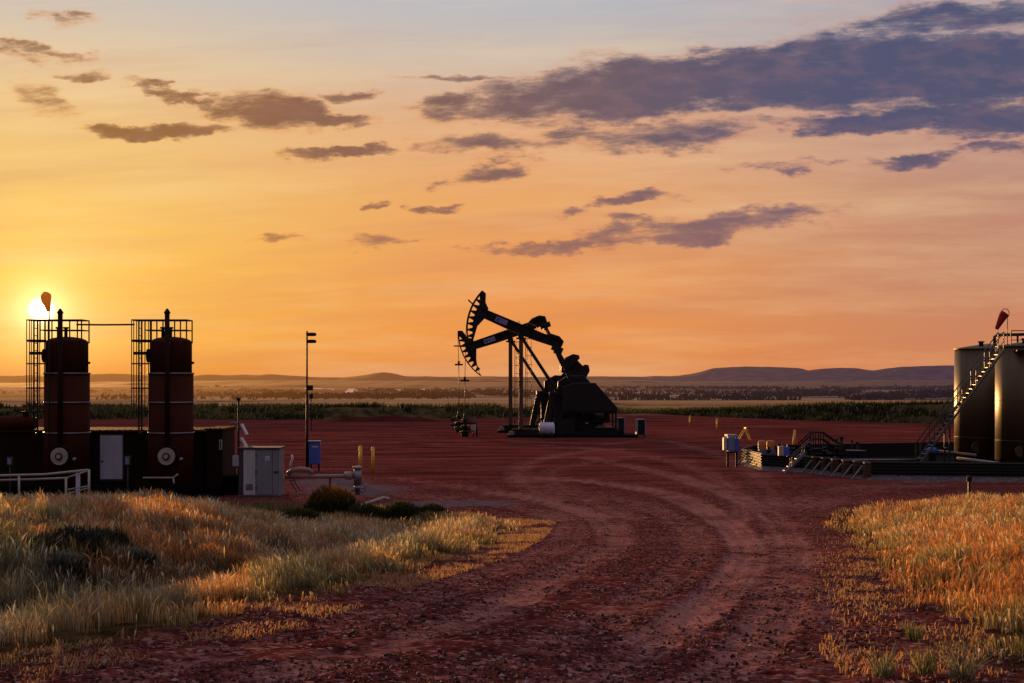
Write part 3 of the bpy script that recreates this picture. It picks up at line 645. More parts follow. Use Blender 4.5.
# ------------------------------------------------------------------ pumpjacks
def rotp(p, a): return (p[0]*math.cos(a)-p[1]*math.sin(a), p[0]*math.sin(a)+p[1]*math.cos(a))
def pumpjack(label, loc, tilt, crank, group):
    t = thing('pumpjack', label, 'pumpjack', loc, 0, group); PZ = 8.47; J = M['jack']
    MB().bb(-1.1, 9.4, -1.9, 1.9, 0, .22).build('base_slab', M['liner'], t, .03)
    m = MB()
    for s in (-1, 1):
        m.bb(-.7, 8.3, s*1.0-.14, s*1.0+.14, .22, .62)
        m.bb(-.7, 8.3, s*1.0-.2, s*1.0+.2, .62, .66)
    for x in (-.6, 1.4, 3.2, 5.2, 7.2, 8.1): m.bb(x-.12, x+.12, -.86, .86, .26, .58)
    m.build('skid', J, t)
    for s in (-1, 1):
        MB().bar((0, s*1.0, .66), (0, s*.28, PZ-.35), .34, .26, (0,1,0)).build('leg', M['leg'], t)
        m = MB(); m.bar((.12, s*.26, PZ-.45), (3.0, s*.62, 3.6), .2, .24); m.build('rear_brace', J, t)
    m = MB()
    for z in (2.4, 4.4, 6.2):
        w = 1.0-.72*(z-.66)/7.5; m.bar((0, -w, z), (0, w, z), .12)
    m.bar((0,-.78,2.4), (0,.6,4.4), .08); m.bar((0,.6,4.4), (0,-.45,6.2), .08)
    m.build('cross_brace', J, t)
    # ladder with a safety cage on the back of the post
    m = MB()
    for s in (-1, 1): m.bar((.38, s*.22, .66), (.38, s*.22, PZ-.3), .05)
    for k in range(24): m.bar((.38,-.22,.9+k*.31), (.38,.22,.9+k*.31), .03)
    for k in range(9):
        z = 2.4+k*.7; m.tube([(.38+.5*math.sin(a), -.36*math.cos(a), z) for a in np.linspace(0, PI, 9)], .022, 5)
    for a in np.linspace(.25, PI-.25, 4): m.bar((.38+.5*math.sin(a), -.36*math.cos(a), 2.4), (.38+.5*math.sin(a), -.36*math.cos(a), 8.0), .03)
    m.build('ladder', M['leg'], t)
    # gear pedestal
    m = MB()
    for s in (-1, 1):
        m.prism([(1.7,.66),(2.15,.66),(2.85,3.4),(4.9,3.4),(5.7,.66),(6.1,.66),(5.3,3.65),(2.35,3.65)], s*.62-.07, s*.62+.07)
        m.bar((2.3, s*.62, .8), (5.0, s*.62, 3.3), .14); m.bar((5.5, s*.62, .8), (2.8, s*.62, 3.3), .14)
    m.bb(2.3, 5.35, -.75, .75, 3.4, 3.66); m.bb(2.7,5.0,-.5,.5,.66,3.4)
    m.build('pedestal', J, t)
    cx, cz = 4.35, 4.35
    m = MB(); m.prism([(3.0,3.66),(5.6,3.66),(5.6,4.5),(5.1,5.0),(3.9,5.05),(3.0,4.5)], -.55, .55); m.lathe([(.3,-.95),(.3,.95)], (cx,0,cz), 16, 'y'); m.lathe([(.62,-.62),(.62,.62)], (cx,0,cz), 20, 'y')
    m.build('gearbox', J, t, .03)
    # cranks and counterweights
    for s in (-1, 1):
        y0, y1 = s*.78, s*1.0
        m = MB(); P = [(-.45,-.28),(.0,-.42),(2.5,-.34),(2.5,.34),(0,.42),(-.45,.28)]
        m.prism([(cx+rotp(p, crank)[0], cz+rotp(p, crank)[1]) for p in P], min(y0,y1), max(y0,y1)); cr = m.build('crank', J, t)
        for q in (-1, 1):
            m = MB(); P = [(.85,q*.36),(2.75,q*.36),(2.9,q*.62),(2.6,q*1.05),(1.9,q*1.28),(1.2,q*1.12),(.8,q*.7)]
            m.prism([(cx+rotp(p, crank)[0], cz+rotp(p, crank)[1]) for p in P], s*1.1-.28, s*1.1+.28); m.build('counterweight', J, cr, .03)
    wx, wz = cx+1.25*math.cos(crank), cz+1.25*math.sin(crank)
    # walking beam
    piv = Vector((0, 0, PZ)); ct, st = math.cos(tilt), math.sin(tilt)
    def B(x, z): return (x*ct-z*st, PZ+x*st+z*ct)      # beam frame: x towards the gear end
    m = MB(); Lf, Lb = -3.75, 3.5
    m.prism([B(Lf,.0),B(Lf,.62),B(Lb,.62),B(Lb,.08),B(1.2,-.08),B(-1.2,-.08)], -.06, .06)
    m.prism([B(Lf,.62),B(Lf,.68),B(Lb,.68),B(Lb,.62)], -.24, .24)
    m.prism([B(Lf,-.04),B(Lf,.04),B(-1.2,-.04),B(1.2,-.04),B(Lb,.12),B(Lb,.04),B(1.2,-.14),B(-1.2,-.14)], -.24, .24)
    for k in np.arange(-3.2, 3.4, .8): m.prism([B(k-.03,.0),B(k-.03,.62),B(k+.03,.62),B(k+.03,.0)], -.22, .22)
    beam = m.build('walking_beam', J, t)
    m = MB(); m.lathe([(.26,-.5),(.26,.5)], (0,0,PZ-.28), 16, 'y'); m.bb(-.4,.4,-.42,.42,PZ-.5,PZ-.38); m.build('centre_bearing', J, t)
    m = MB(); a0 = B(.25,.7); a1 = B(1.1,.7)
    for s in (-.2,.2):
        for q in (a0, a1): m.bar((q[0], s, q[1]), (q[0], s, q[1]+.32), .03)
        m.bar((a0[0], s, a0[1]+.32), (a1[0], s, a1[1]+.32), .03)
    m.build('beam_guardrail', M['orange'], beam)
    # nameplate on the beam: pale blue sign with darker lettering strokes
    def plate(x0, x1, z0, z1, y, mt, nm, par):
        return MB().prism([B(x0,z0),B(x0,z1),B(x1,z1),B(x1,z0)], y-.01, y).build(nm, mt, par)
    pl = plate(-2.35, -1.35, .10, .50, -.25, M['sign'], 'nameplate', beam)
    plate(-2.28, -2.02, .16, .44, -.262, M['signblue'], 'emblem', pl)
    m = MB()
    for (xa, xb, za, zb) in [(-1.96,-1.91,.30,.44),(-1.85,-1.80,.30,.44),(-1.91,-1.85,.35,.38),(-1.75,-1.60,.40,.44),(-1.75,-1.70,.30,.40),(-1.55,-1.42,.30,.34),(-1.55,-1.50,.34,.44),(-1.96,-1.42,.18,.23)]:
        m.prism([B(xa,za),B(xa,zb),B(xb,zb),B(xb,za)], -.272, -.262)
    m.build('lettering', M['signblue'], pl)
    # horse head
    R = 4.55
    def A(r, deg): a = math.radians(deg); return B(-r*math.cos(a), .28+r*math.sin(a))    # 0 = along beam, + = up
    lo = -45 if tilt < 0 else -37; arc = np.linspace(lo, 22, 26); m = MB()
    for a, b in zip(arc[:-1], arc[1:]): m.prism([A(R-.10,a),A(R,a),A(R,b),A(R-.10,b)], -.27, .27)
    inner = [A(R-.05,22.3),A(R-.36,22.5),A(3.75,14.5),A(3.25,9.5),A(3.25,-7),A(3.68,-18),A(4.15,lo+9),A(R-.05,lo)]
    outr = [A(R-.05-.42*max(0,1-(max(0,abs(a+9.5)-20)/6)), a) for a in np.linspace(lo+2, 20.5, 30)]
    m.prism(inner+outr, -.08, .08)
    for k, a in enumerate(np.linspace(-29, 11, 7)):
        m.prism([A(R-.5,a-2.6),A(R-.06,a-.7),A(R-.06,a+.7),A(R-.5,a+2.6)], -.09, .09)
    hh = m.build('horse_head', J, beam)
    m = MB(); p = A(R-.25,4); q = A(R+.5,6.5); m.tube([(p[0],0,p[1]),(q[0],0,q[1])], .06, 6); m.build('lifting_pin', J, hh)
    # bridle cables and polished rod
    xr = -R+.0*st; xr = -R-.03; ztan = PZ-.3
    topa = 20; m = MB()
    zc0 = 6.0 if tilt > 0 else 4.6
    degs = [d for d in np.linspace(22, -36, 30) if B(-math.cos(math.radians(d)), math.sin(math.radians(d)))[1] > PZ-.02]
    for s in (-.1, .1):
        pts = [(A(R+.03, d)[0], s, A(R+.03, d)[1]) for d in degs]; 
        m.tube(pts+[(xr, s, zc0)], .022, 5)
    m.build('bridle_cable', J, t)
    m = MB(); m.bb(xr-.35, xr+.35, -.14, .14, zc0-.09, zc0+.06); m.bb(xr-.09, xr+.09, -.09, .09, zc0+.06, zc0+.3); m.build('carrier_bar', J, t)
    MB().tube([(xr,0,1.9),(xr,0,zc0)], .032, 6).build('polished_rod', M['galv'], t)
    # equaliser and pitmans
    ex, ez = B(3.2, -.25)
    m = MB(); m.bb(ex-.18, ex+.18, -1.35, 1.35, ez-.18, ez+.18); m.prism([B(2.75,-.3),B(2.75,.1),B(3.7,.16),B(3.7,-.3)], -.35, .35); m.prism([B(1.9,.68),B(2.3,.9),B(3.0,.95),B(3.5,.7)], -.3, .3); m.build('equaliser', J, t, .02)
    for s in (-1, 1):
        m = MB(); m.bar((ex, s*1.28, ez), (wx, s*1.46, wz), .2, .24, (0,1,0)); m.lathe([(.25,-.2),(.25,.2)], (wx, s*1.36, wz), 12, 'y'); m.build('pitman_arm', J, t)
    # belt guard, engine skirt and rear frame
    m = MB(); m.prism([(3.3,4.1),(4.3,4.42),(5.95,4.42),(7.8,2.35),(7.65,2.1),(3.3,2.1)], -1.95, -1.66); m.build('belt_guard', J, t, .04)
    m = MB(); m.bb(5.1,7.2,-.6,.6,1.15,2.0); m.lathe([(.48,-.1),(.55,0),(.55,1.0),(.48,1.1)], (5.6,-.4,1.55), 20, 'x'); m.bb(5.0,7.6,-.9,.9,.66,.8); m.build('motor', J, t)
    m = MB()
    for x in (3.2, 7.6):
        for s in (-1, 1): m.bar((x, s*1.8, .22), (x, s*1.8, 2.1), .14)
    for s in (-1, 1):
        m.bar((3.2, s*1.8, 2.04), (7.7, s*1.8, 2.04), .12); m.bar((3.2, s*1.8, 1.3), (7.7, s*1.8, 1.3), .06)
    for y_ in (-1.8, 1.8): m.bar((3.2, y_, .4), (5.2, y_, 2.0), .06)
    for x in (3.2, 7.6): m.bar((x, -1.8, 2.04), (x, 1.8, 2.04), .1)
    m.bb(2.9, 4.3, -1.86, -1.8, .3, 1.5)
    m.build('guard_frame', J, t)
    MB().bb(-1.0, -.55, -1.35, -.7, .22, .5).build('skid_end_block', M['tanpipe'], t)
    return t
for k, c in (('sign', (.42,.44,.72)), ('signblue', (.10,.10,.42))): M[k] = paint(k+'_paint', c, .5, 0, .1)
JA = W(521, 437, 116); JA.z = 0; JB = W(510.5, 432, 126); JB.z = 0
ga = 'pumpjacks side by side in the middle of the pad'
pumpjack('nearer black pumpjack with its horse head raised highest', JA, math.radians(-22.5), math.radians(-78), ga)
pumpjack('farther black pumpjack with its horse head lowered towards the ground', JB, math.radians(19), math.radians(44), ga)
# wellheads
def wellhead(loc, label, box):
    t = thing('wellhead', label, 'wellhead', loc, 0, 'wellheads under the pumpjack heads'); J = M['black']
    m = MB(); m.lathe([(.28,0),(.28,.35),(.38,.35),(.38,.47),(.22,.47),(.22,.8),(.34,.8),(.34,.9),(.16,.9),(.16,1.35),(.24,1.35),(.24,1.45),(.12,1.45),(.10,1.85),(.04,1.95)], n=16); m.build('casing_head', J, t)
    m = MB()
    for z, s in ((.62,1),(.62,-1),(1.1,-1),(1.15,1)): m.tube([(0,0,z),(s*.75,0,z)], .09, 8); m.lathe([(.17,s*.5),(.17,s*.58)], (0,0,z), 12, 'x')
    m.tube([(.75,0,1.15),(.9,0,1.1),(.95,0,.6),(.95,0,.02)], .08, 8); m.build('flow_line', J, t)
    for z, s in ((.62,1),(1.1,-1)):
        m = MB(); m.tube([(s*.4+.16*math.cos(a), .0+.16*math.sin(a), z+.28) for a in np.linspace(0, 2*PI, 13)], .02, 5); m.tube([(s*.4,0,z),(s*.4,0,z+.28)], .02, 5); m.build('valve_wheel', M['orange'], t)
    if box:
        m = MB(); m.bb(.5,.92,-.5,-.3,.55,1.0); m.build('junction_box', M['cream'], t, .01); MB().tube([(.7,-.4,0),(.7,-.4,.55)], .04, 6).build('box_post', J, t)
    return t
wellhead((JA.x-4.58, JA.y, 0), 'black wellhead with a small cream box, under the raised pumpjack head', True)
wellhead((JB.x-4.58, JB.y, 0), 'black wellhead behind, under the lowered pumpjack head', False)
# plastic drum lying beside skid, two cabinets at the right of pumpjack
b = G(548, 440); t = thing('chemical_tank', 'ribbed bluish white chemical tank beside the near pumpjack base', 'tank', (b.x, JA.y-2.6, .0))
prof = [(.30,-.62),(.46,-.56)]
for k in range(5): prof += [(.46,-.5+k*.22),(.50,-.46+k*.22),(.50,-.36+k*.22),(.46,-.32+k*.22)]
m = MB().lathe(prof+[(.46,.56),(.30,.62)], (0,0,.78), 24, 'x'); m.build('tank_body', M['white'], t)
for x in (-.4,.4): MB().bb(x-.08,x+.08,-.4,.4,0,.36).build('cradle', M['black'], t)
def cabinet(px, py, d, w, h, z0, label, name='control_cabinet', front='bluegrey', sidem='cream', group='cabinets on stands right of the pumpjacks', rz=.12):
    b = W(px, py, d); t = thing(name, label, 'cabinet', (b.x, b.y, 0), rz, group)
    MB().bb(-w/2, w/2, -.22, .75, z0, z0+h).build('housing', M[sidem], t, .015)
    MB().bb(w/2-.06, w/2+.03, -.27, -.225, z0+.02, z0+h).build('edge_trim', M['bluegrey'], t)
    f = MB().bb(-w/2+.01, w/2-.065, -.25, -.222, z0+.01, z0+h-.01).build('door', M[front], t); MB().bb(w/2-.12, w/2-.09, -.28, -.25, z0+h*.45, z0+h*.6).build('handle', M['black'], f)
    for x in (-w/2+.05, w/2-.05): MB().bar((x,0,0), (x,0,z0), .07).build('leg', M['black'], t)
    return t
cabinet(621, 434, 115, .5, 1.15, .45, 'slim cabinet close against the right end of the pumpjack skid', front='black')  # black door on cream housing puts the shaded front into the paint
cabinet(641, 434, 114, .62, 1.25, .25, 'slim cabinet standing apart, rightmost beside the pumpjack', front='black')

# ------------------------------------------------------------------ left battery: treaters and buildings
DT = 58.0; K = DT/F
def LX(px): return (px-512)*K
def LZ(py): return CAMZ+(HZ-py)*K
def treater(px, label, stackoff):
    stackoff = stackoff
    loc = (LX(px)*57.4/58, 57.4, 0); t = thing('heater_treater', label, 'treater', loc, 0, 'treater towers')
    r1, r2 = .83, .89; z1, z2, z3, zt = LZ(432), LZ(402), LZ(373.5), LZ(343)
    prof = [(r2+.02,.05),(r2+.02,z1-.02),(r2,z1+.02),(r2,z2),(r2,z3)]
    m = MB().lathe([(r2,.05),(r2,z3)], n=48); m.build('lower_shell', M['rust'], t)
    dome = [(r1,z3),(r1,zt)]+[(r1*math.cos(a), zt+.24*math.sin(a)) for a in np.linspace(.15, PI/2*.98, 8)]
    MB().lathe(dome, n=48).build('upper_shell', M['rust'], t)
    for z, r in ((z1,r2),(z2,r2),(z3,r2)):
        MB().lathe([(r+.004,z-.03),(r+.035,z-.03),(r+.035,z+.03),(r+.004,z+.03)], n=48).build('ring_band', M['galv'], t)
    # stack pipe in front, elbow to burner
    sx = stackoff; zt2 = LZ(310)-.22
    m = MB().tube([(sx,-r2-.16,1.9),(sx,-r2-.16,zt2)], .10, 12); m.lathe([(.13,zt2),(.13,zt2+.05),(.03,zt2+.2)], (sx,-r2-.16,0), 12)
    m.tube([(sx,-r2-.16,1.95),(sx+.1,-r2-.17,2.05),(sx+.35,-r2-.12,2.0),(sx+.42,-r2-.12,1.6),(sx+.36,-r2-.05,1.35)], .09, 10); m.build('stack_pipe', M['rust2'], t)
    bz = LZ(454); c = (sx,-r2-.02,bz)
    f = MB().lathe([(.40,-.22),(.40,.1)], c, 32, 'y').build('burner_housing', M['rust2'], t)
    MB().lathe([(.34,-.30),(.34,-.22)], c, 32, 'y').build('burner_flange', M['cream'], f)
    MB().lathe([(.15,-.36),(.15,-.30)], c, 20, 'y').build('burner_port', M['dgrey'], f); MB().lathe([(.08,-.40),(.08,-.36)], c, 16, 'y').build('port_cap', M['cream'], f)
    MB().lathe([(.05,-.1),(.05,.1)], (sx+.55,-r2-.12,bz-.1), 12, 'y').build('pressure_gauge', M['cream'], t)
    # top platform with guard rail
    zr = LZ(321); zp = LZ(341); x0, x1 = -1.45, .74
    m = MB(); y0, y1 = -.5, .5
    m.bb(-1.47,-.78,y0,y1,zp-.06,zp+.0)
    m.build('platform', M['black'], t)
    m = MB(); n = 7
    for s, yy in ((0,y0),(1,y1)):
        for k in range(n+1):
            x = -.92+(x1+.92)*k/n
            if k in (0,2,5,n): m.bar((x,yy,zp-.1),(x,yy,zr),.045)
        m.bar((x0,yy,zr),(x1,yy,zr),.05); m.bar((-.92,yy,(zr+zp)/2),(x1,yy,(zr+zp)/2),.04)
    for x in (-.92,x1): m.bar((x,y0,zr),(x,y1,zr),.05); m.bar((x,y0,(zr+zp)/2),(x,y1,(zr+zp)/2),.04)
    m.bar((x0,y0,zr),(x0,y1,zr),.05)
    m.build('guard_rail', M['black'], t)
    m = MB()
    for zz in (.3, 0): m.lathe([(.07,zt+.2),(.07,zt+.55),(.12,zt+.55),(.12,zt+.62)], (-.25+zz,-.3,0), 10)
    m.build('relief_valve', M['black'], t)
    # caged ladder to the left
    m = MB(); cx = -1.12
    for s in (-.22,.22): m.bar((cx-.04,s-.3,z1-.1),(cx-.04,s-.3,zr),.055)
    for k in range(int((zr-z1)/.3)): m.bar((cx-.04,-.52,z1+k*.3),(cx-.04,-.08,z1+k*.3),.03)
    for py in (341, 364, 388, 411):
        z = LZ(py); m.tube([(cx+.37*math.cos(a), -.35+.37*math.sin(a), z) for a in np.linspace(0, 2*PI, 17)], .028, 5)
    for a in np.linspace(0, 2*PI, 8)[:-1]: m.bar((cx+.37*math.cos(a), -.35+.37*math.sin(a), LZ(411)), (cx+.37*math.cos(a), -.35+.37*math.sin(a), zr), .03)
    m.build('caged_ladder', M['black'], t)
    m = MB(); z = LZ(353.5); m.bb(-1.5,-.8,-.12,.12,z-.06,z+.06); m.lathe([(.2,-.95),(.28,-.95),(.28,-.85),(.2,-.85)], (0,0,z-.1), 14, 'x'); m.build('side_nozzle', M['black'], t)
    m = MB(); m.lathe([(.05,.8),(.05,.93)], (0,0,LZ(363)), 8, 'x'); m.build('sight_port', M['black'], t)
    return t
treater(67, 'left rusty brown treater tower with caged ladder, nearest the sun', .06)
treater(171, 'right rusty brown treater tower with caged ladder, beside the grey shed', .10)
m = MB(); z = LZ(325.5); o = m.tube([(LX(84),57.0,z),(LX(110),57,z-.01),(LX(141),57.0,z)], .035, 8).build('connecting_pipe', M['black']); tag(o, 'thin pipe bridging the tops of the two treater towers', 'pipe')
# long low enclosure
zt = LZ(431.5); t = thing('equipment_building', 'long low dark brown metal building behind the treater towers', 'building', (LX(90)-.13,58.6,0))
xl, xr_ = LX(-260)-LX(90), LX(203)-LX(90)
m = MB()
n = int((xr_-xl)/.15); pts = []
for k in range(n+1): pts.append((xl+(xr_-xl)*k/n, -.035 if (k//2)%2 else 0))
vs = [(x, y, .0) for x, y in pts]+[(x, y, zt-.03) for x, y in pts]; fs = [(i, i+1, i+n+2, i+n+1) for i in range(n)]
m.add(vs, fs); m.bb(xl, xr_, .02, 3.2, 0, zt-.06); m.build('wall', M['rust2'], t)
m = MB(); n2 = int((xr_-xl)/.26)
m.bb(xl-.1, xr_+.1, -.12, 3.35, zt-.05, zt)
for k in range(n2): x = xl+.1+k*.26; m.bb(x, x+.13, -.14, 3.36, zt, zt+.045)
m.build('roof', M['rust'], t)
dx0, dx1 = LX(100)-LX(90), LX(122.5)-LX(90); f = MB().bb(dx0-.05, dx1+.05, -.10, -.04, LZ(482), LZ(434.5)).build('door_frame', M['dgrey'], t)
f = MB().bb(dx0, dx1, -.14, -.102, LZ(480), LZ(436)).build('door', M['white'], t, .01)
MB().lathe([(.035,-.22),(.035,-.14)], (dx0+.1,0,LZ(462)), 10, 'y').build('door_knob', M['dgrey'], f)
# side annexe at right end
zt = LZ(429.5); t = thing('annexe', 'small dark box building at the right end of the low building', 'building', (LX(205),58.3,0))
m = MB().bb(0, .65, 0, 2.6, 0, zt-.04); m.build('wall', M['rust2'], t); m = MB().bb(-.05,.72,-.06,2.7,zt-.04,zt)
for k in range(4): m.bb(-.03+k*.2,.07+k*.2,-.08,2.72,zt,zt+.04)
m.build('roof', M['rust'], t)
f = MB().bb(.52,.64,-.03,-.005,LZ(450),LZ(440)).build('window_frame', M['lgrey'], t); MB().bb(.55,.61,-.04,-.03,LZ(449),LZ(441)).build('pane', M['dgrey'], f)
# low containment skirt
t = tag(MB().bb(LX(-260), LX(220), 56.0, 56.08, 0, LZ(484)).bb(LX(220), LX(220)+.08, 56.0, 61, 0, LZ(484)).bb(LX(-260), LX(220), 55.96, 56.12, LZ(484), LZ(484)+.05).build('containment_wall', M['liner']), 'low black steel containment wall in front of the treater towers', 'containment')
t = tag(MB().bb(LX(221), LX(238), 58.5, 59.5, 0, LZ(478)).bb(LX(218), LX(241), 58.4, 59.6, LZ(478), LZ(478)+.06).build('pump_skid', M['liner']), 'low black skid between the brown annexe and the grey shed', 'skid')
m = MB().tube([(LX(157),55.8,LZ(474)),(LX(186),55.8,LZ(474)),(LX(191),55.7,LZ(470.5))], .035, 8); m.tube([(LX(186),55.8,LZ(474)),(LX(188),55.6,LZ(479))], .03, 8)
tag(m.build('drain_pipe', M['cream']), 'thin pale pipe along the foot of the right treater tower', 'pipe')
def ebox(px, py0, py1, lab):
    t = thing('junction_box', lab, 'box', (LX(px),55.7,0), 0, 'small boxes on posts by the treaters')
    MB().bb(-.11,.11,-.08,.08,LZ(py1),LZ(py0)).build('housing', M['dgrey'], t, .01); MB().bb(-.07,.07,-.10,-.082,LZ(py1)+.05,LZ(py0)-.05).build('cover', M['bluegrey'], t)
    MB().tube([(0,0,0),(0,0,LZ(py1))], .03, 8).build('post', M['dgrey'], t)
ebox(30, 454, 462, 'small junction box on a post left of the left treater tower'); ebox(143, 453, 462, 'small junction box on a post left of the right treater tower')
# header vessel at far left over the roof
t = thing('horizontal_vessel', 'small red brown horizontal vessel lying on the roof at the far left edge', 'vessel', (LX(6),58.9,LZ(424)))
MB().lathe([(.05,-1.15),(.22,-1.05),(.30,-.9),(.30,.75),(.22,.9),(.05,.98)], n=24, axis='x').build('shell', M['rust'], t)
MB().lathe([(.12,0),(.12,.42),(.2,.42),(.2,.5)], (.5,0,0), 16).build('manway', M['rust'], t)
for q in (-.62, .52): MB().bb(q-.07,q+.07,-.2,.2,LZ(431)-LZ(424),-.2).build('saddle', M['rust2'], t)
# windsock by the sun
vegsock, nt_, out_ = newmat('thin_orange_cloth'); d_ = nt_.nodes.new('ShaderNodeBsdfDiffuse'); d_.inputs[0].default_value = (.6,.3,.08,1); t_ = nt_.nodes.new('ShaderNodeBsdfTranslucent'); t_.inputs[0].default_value = (.95,.62,.22,1)
m_ = nt_.nodes.new('ShaderNodeMixShader'); m_.inputs[0].default_value = .7; nt_.links.new(d_.outputs[0], m_.inputs[1]); nt_.links.new(t_.outputs[0], m_.inputs[2]); nt_.links.new(m_.outputs[0], out_.inputs[0])
t = thing('windsock', 'drooping windsock lit by the sun above the left treater tower', 'windsock', (LX(60),56.5,0))
zs = LZ(302); MB().tube([(.05,0,0),(.05,0,LZ(296))], .025, 8).build('pole', M['black'], t)
MB().tube([(-.02,-.05,LZ(296.5)),(-.04,-.12,LZ(299)),(-.02,-.16,LZ(303)),(.04,-.16,LZ(308)),(.07,-.15,LZ(313.5))], [.17,.21,.19,.12,.06], 16).build('sock', vegsock, t)
# pipe rail at bottom left
t = thing('pipe_railing', 'cream painted pipe railing with an end gate at the far left', 'railing', (0,0,0))
DR = 51.5
def RW(px, py, d=DR): return W(px, py, d)
t.location = (RW(60,480).x, DR, 0); L0 = Vector(t.location)
m = MB(); a = [RW(-90,478,50.5)-L0, RW(45,474.5,52)-L0, RW(88,470)-L0]; m.tube(a, .045, 8); a = [RW(-90,483,50.5)-L0, RW(30,479.5,52)-L0, RW(68,478)-L0]; m.tube(a, .04, 8); m.build('rail', M['cream'], t)
for px, y0 in ((66,477),(89,469.5)):
    p = RW(px, y0)-L0; MB().tube([(p.x,p.y,0.0),(p.x,p.y,p.z)], .045, 8).build('post', M['cream'], t)
for px in (-60,-10,20):
    p = RW(px, 476, 51.5)-L0; MB().tube([(p.x,p.y-.1,0.0),(p.x,p.y-.1,p.z)], .04, 8).build('post', M['cream'], t)
m = MB()
for (a, b) in (((66,478),(89,470.5)),((66,490),(89,486)),((66,494),(89,488))): m.tube([RW(*a)-L0, RW(*b)-L0], .03, 8)
m.build('gate_bar', M['cream'], t)
a = RW(78, 473)-L0; b = RW(78, 500)-L0; MB().bar(a, (b.x, b.y, 0), .15, .04, (0,1,0)).build('marker_board', M['white'], t)

# grey cabinet shed
D2 = 57.2; K2 = D2/F; LX2 = lambda p: (p-512)*K2; LZ2 = lambda q: CAMZ+(HZ-q)*K2
t = thing('equipment_shed', 'grey metal equipment shed with one pale panel and a small white sign', 'shed', (LX2(262),D2,0))
x0, xa, xb, x1 = [LX2(p)-LX2(262) for p in (238.5,243.5,255.5,279)]; zt = LZ2(449)
m = MB().bb(x0+.0, x1, .02, 1.3, .04, zt); m.build('body', M['grey'], t)
MB().bb(x0-.05, x1+.05, -.06, 1.36, zt, zt+.06).build('roof', M['dgrey'], t)
MB().bb(xa, xb, -.02, .018, .1, zt-.03).build('pale_panel', M['lgrey'], t, .006)
d = MB().bb(xb+.03, x1-.28, -.02, .018, .1, zt-.03).build('door', M['grey'], t, .008)
MB().bb(x1-.25, x1-.02, -.02, .018, .1, zt-.03).build('side_panel', M['grey'], t, .008)
MB().bb(x0+.0, xa-.02, -.015, .018, .1, zt-.03).build('corner_panel', M['dgrey'], t)
q = LX2(267.5)-LX2(262); s_ = MB().bb(q-.09, q+.09, -.03, -.021, LZ2(460.5), LZ2(456)).build('sign', M['white'], d)
m = MB(); m.bb(q-.05,q+.05,-.034,-.031,LZ2(458.4),LZ2(457.9)).bb(q-.05,q+.02,-.034,-.031,LZ2(459.6),LZ2(459.2)); m.build('sign_marks', M['signblue'], s_)
q = LX2(277)-LX2(262); MB().bb(q-.1, q+.06, -.06, -.021, LZ2(472.5), LZ2(471.2)).build('handle', M['black'], d)
for zq in (.35, 1.0, 1.65): MB().bb(xb+.0, xb+.06, -.05, -.018, zq, zq+.09).build('hinge', M['dgrey'], t)
m = MB()
for k in range(5): m.bb(xa+.1, xb-.1, -.035, -.021, .3+k*.05, .325+k*.05)
m.build('louvre', M['dgrey'], t)
MB().bb(x0-.05, x1+.05, -.05, 1.35, 0, .05).build('base_frame', M['dgrey'], t)
# antenna pole with two solar panels
D3 = 59.5
def P3(px, py, d=D3): return W(px, py, d)
b = P3(238.5, 480); t = thing('solar_pole', 'dark antenna pole with two tilted solar panels behind the grey shed', 'pole', (b.x,D3,0)); L0 = Vector(t.location)
MB().tube([(0,0,0),(0,0,P3(0,399).z)], .045, 8).tube([(-.08,0,P3(0,399).z),(.08,0,P3(0,399).z)], .07, 8).build('mast', M['black'], t)
MB().tube([P3(230,423.5)-L0, P3(240,423)-L0], .03, 6).tube([P3(232,422)-L0, P3(232,425)-L0], .03, 6).tube([P3(235,422)-L0, P3(235,425)-L0], .03, 6).build('antenna', M['galv'], t)
for (a, b_) in (((241.5,424),(247,434.5)),((241,437.5),(247.5,448))):
    p, q = P3(*a)-L0, P3(*b_)-L0; s_ = MB().bar(p, q, .5, .05, (1,0,.5)).build('solar_panel', M['white'], t); MB().bar(Vector((0,0,(p.z+q.z)/2+.05)), (p+q)/2, .03).build('bracket', M['black'], s_)
b = P3(235.5, 461, 58.6); t = thing('meter_box', 'small white box left of the grey shed', 'box', (b.x,58.6,0)); MB().bb(-.11,.11,-.08,.08,b.z-.22,b.z+.22).build('housing', M['white'], t, .01); MB().tube([(0,0,0),(0,0,b.z-.22)], .03, 8).build('post', M['black'], t)
# tall light mast
D4 = 73.0; b = W(307, 472, D4); t = thing('light_mast', 'tall slim mast with two flat lamps at its top', 'mast', (b.x,D4,0)); L0 = Vector(t.location)
zt = W(307,331,D4).z; m = MB().tube([(0,0,0),(0,0,zt*.55)], .07, 8).tube([(0,0,zt*.55),(0,0,zt)], .045, 8); m.build('pole', M['black'], t)
for py in (334.5, 341.5):
    z = W(0,py,D4).z; MB().lathe([(.05,z-.05),(.2,z-.08),(.26,z),(.2,z+.09),(.05,z+.1)], (.24,0,0), 16).tube([(0,0,z),(.2,0,z)], .03, 6).build('lamp', M['black'], t)
z = W(0,388,D4).z; m = MB().bb(.05,.3,-.12,.12,z-.12,z+.14).tube([(0,0,z),(.2,0,z)], .03, 6).bb(.14,.3,-.1,.1,z-.55,z-.3); m.build('camera_unit', M['black'], t)
m = MB().tube([(.25,0,z-.2),(.2,0,z-.9),(.22,0,z-2.2)], .02, 6); m.build('cable', M['black'], t)
b = W(315, 471, 73.2); t = thing('blue_control_box', 'bright blue control box on posts beside the light mast', 'cabinet', (b.x,73.2,0)); L0 = Vector(t.location)
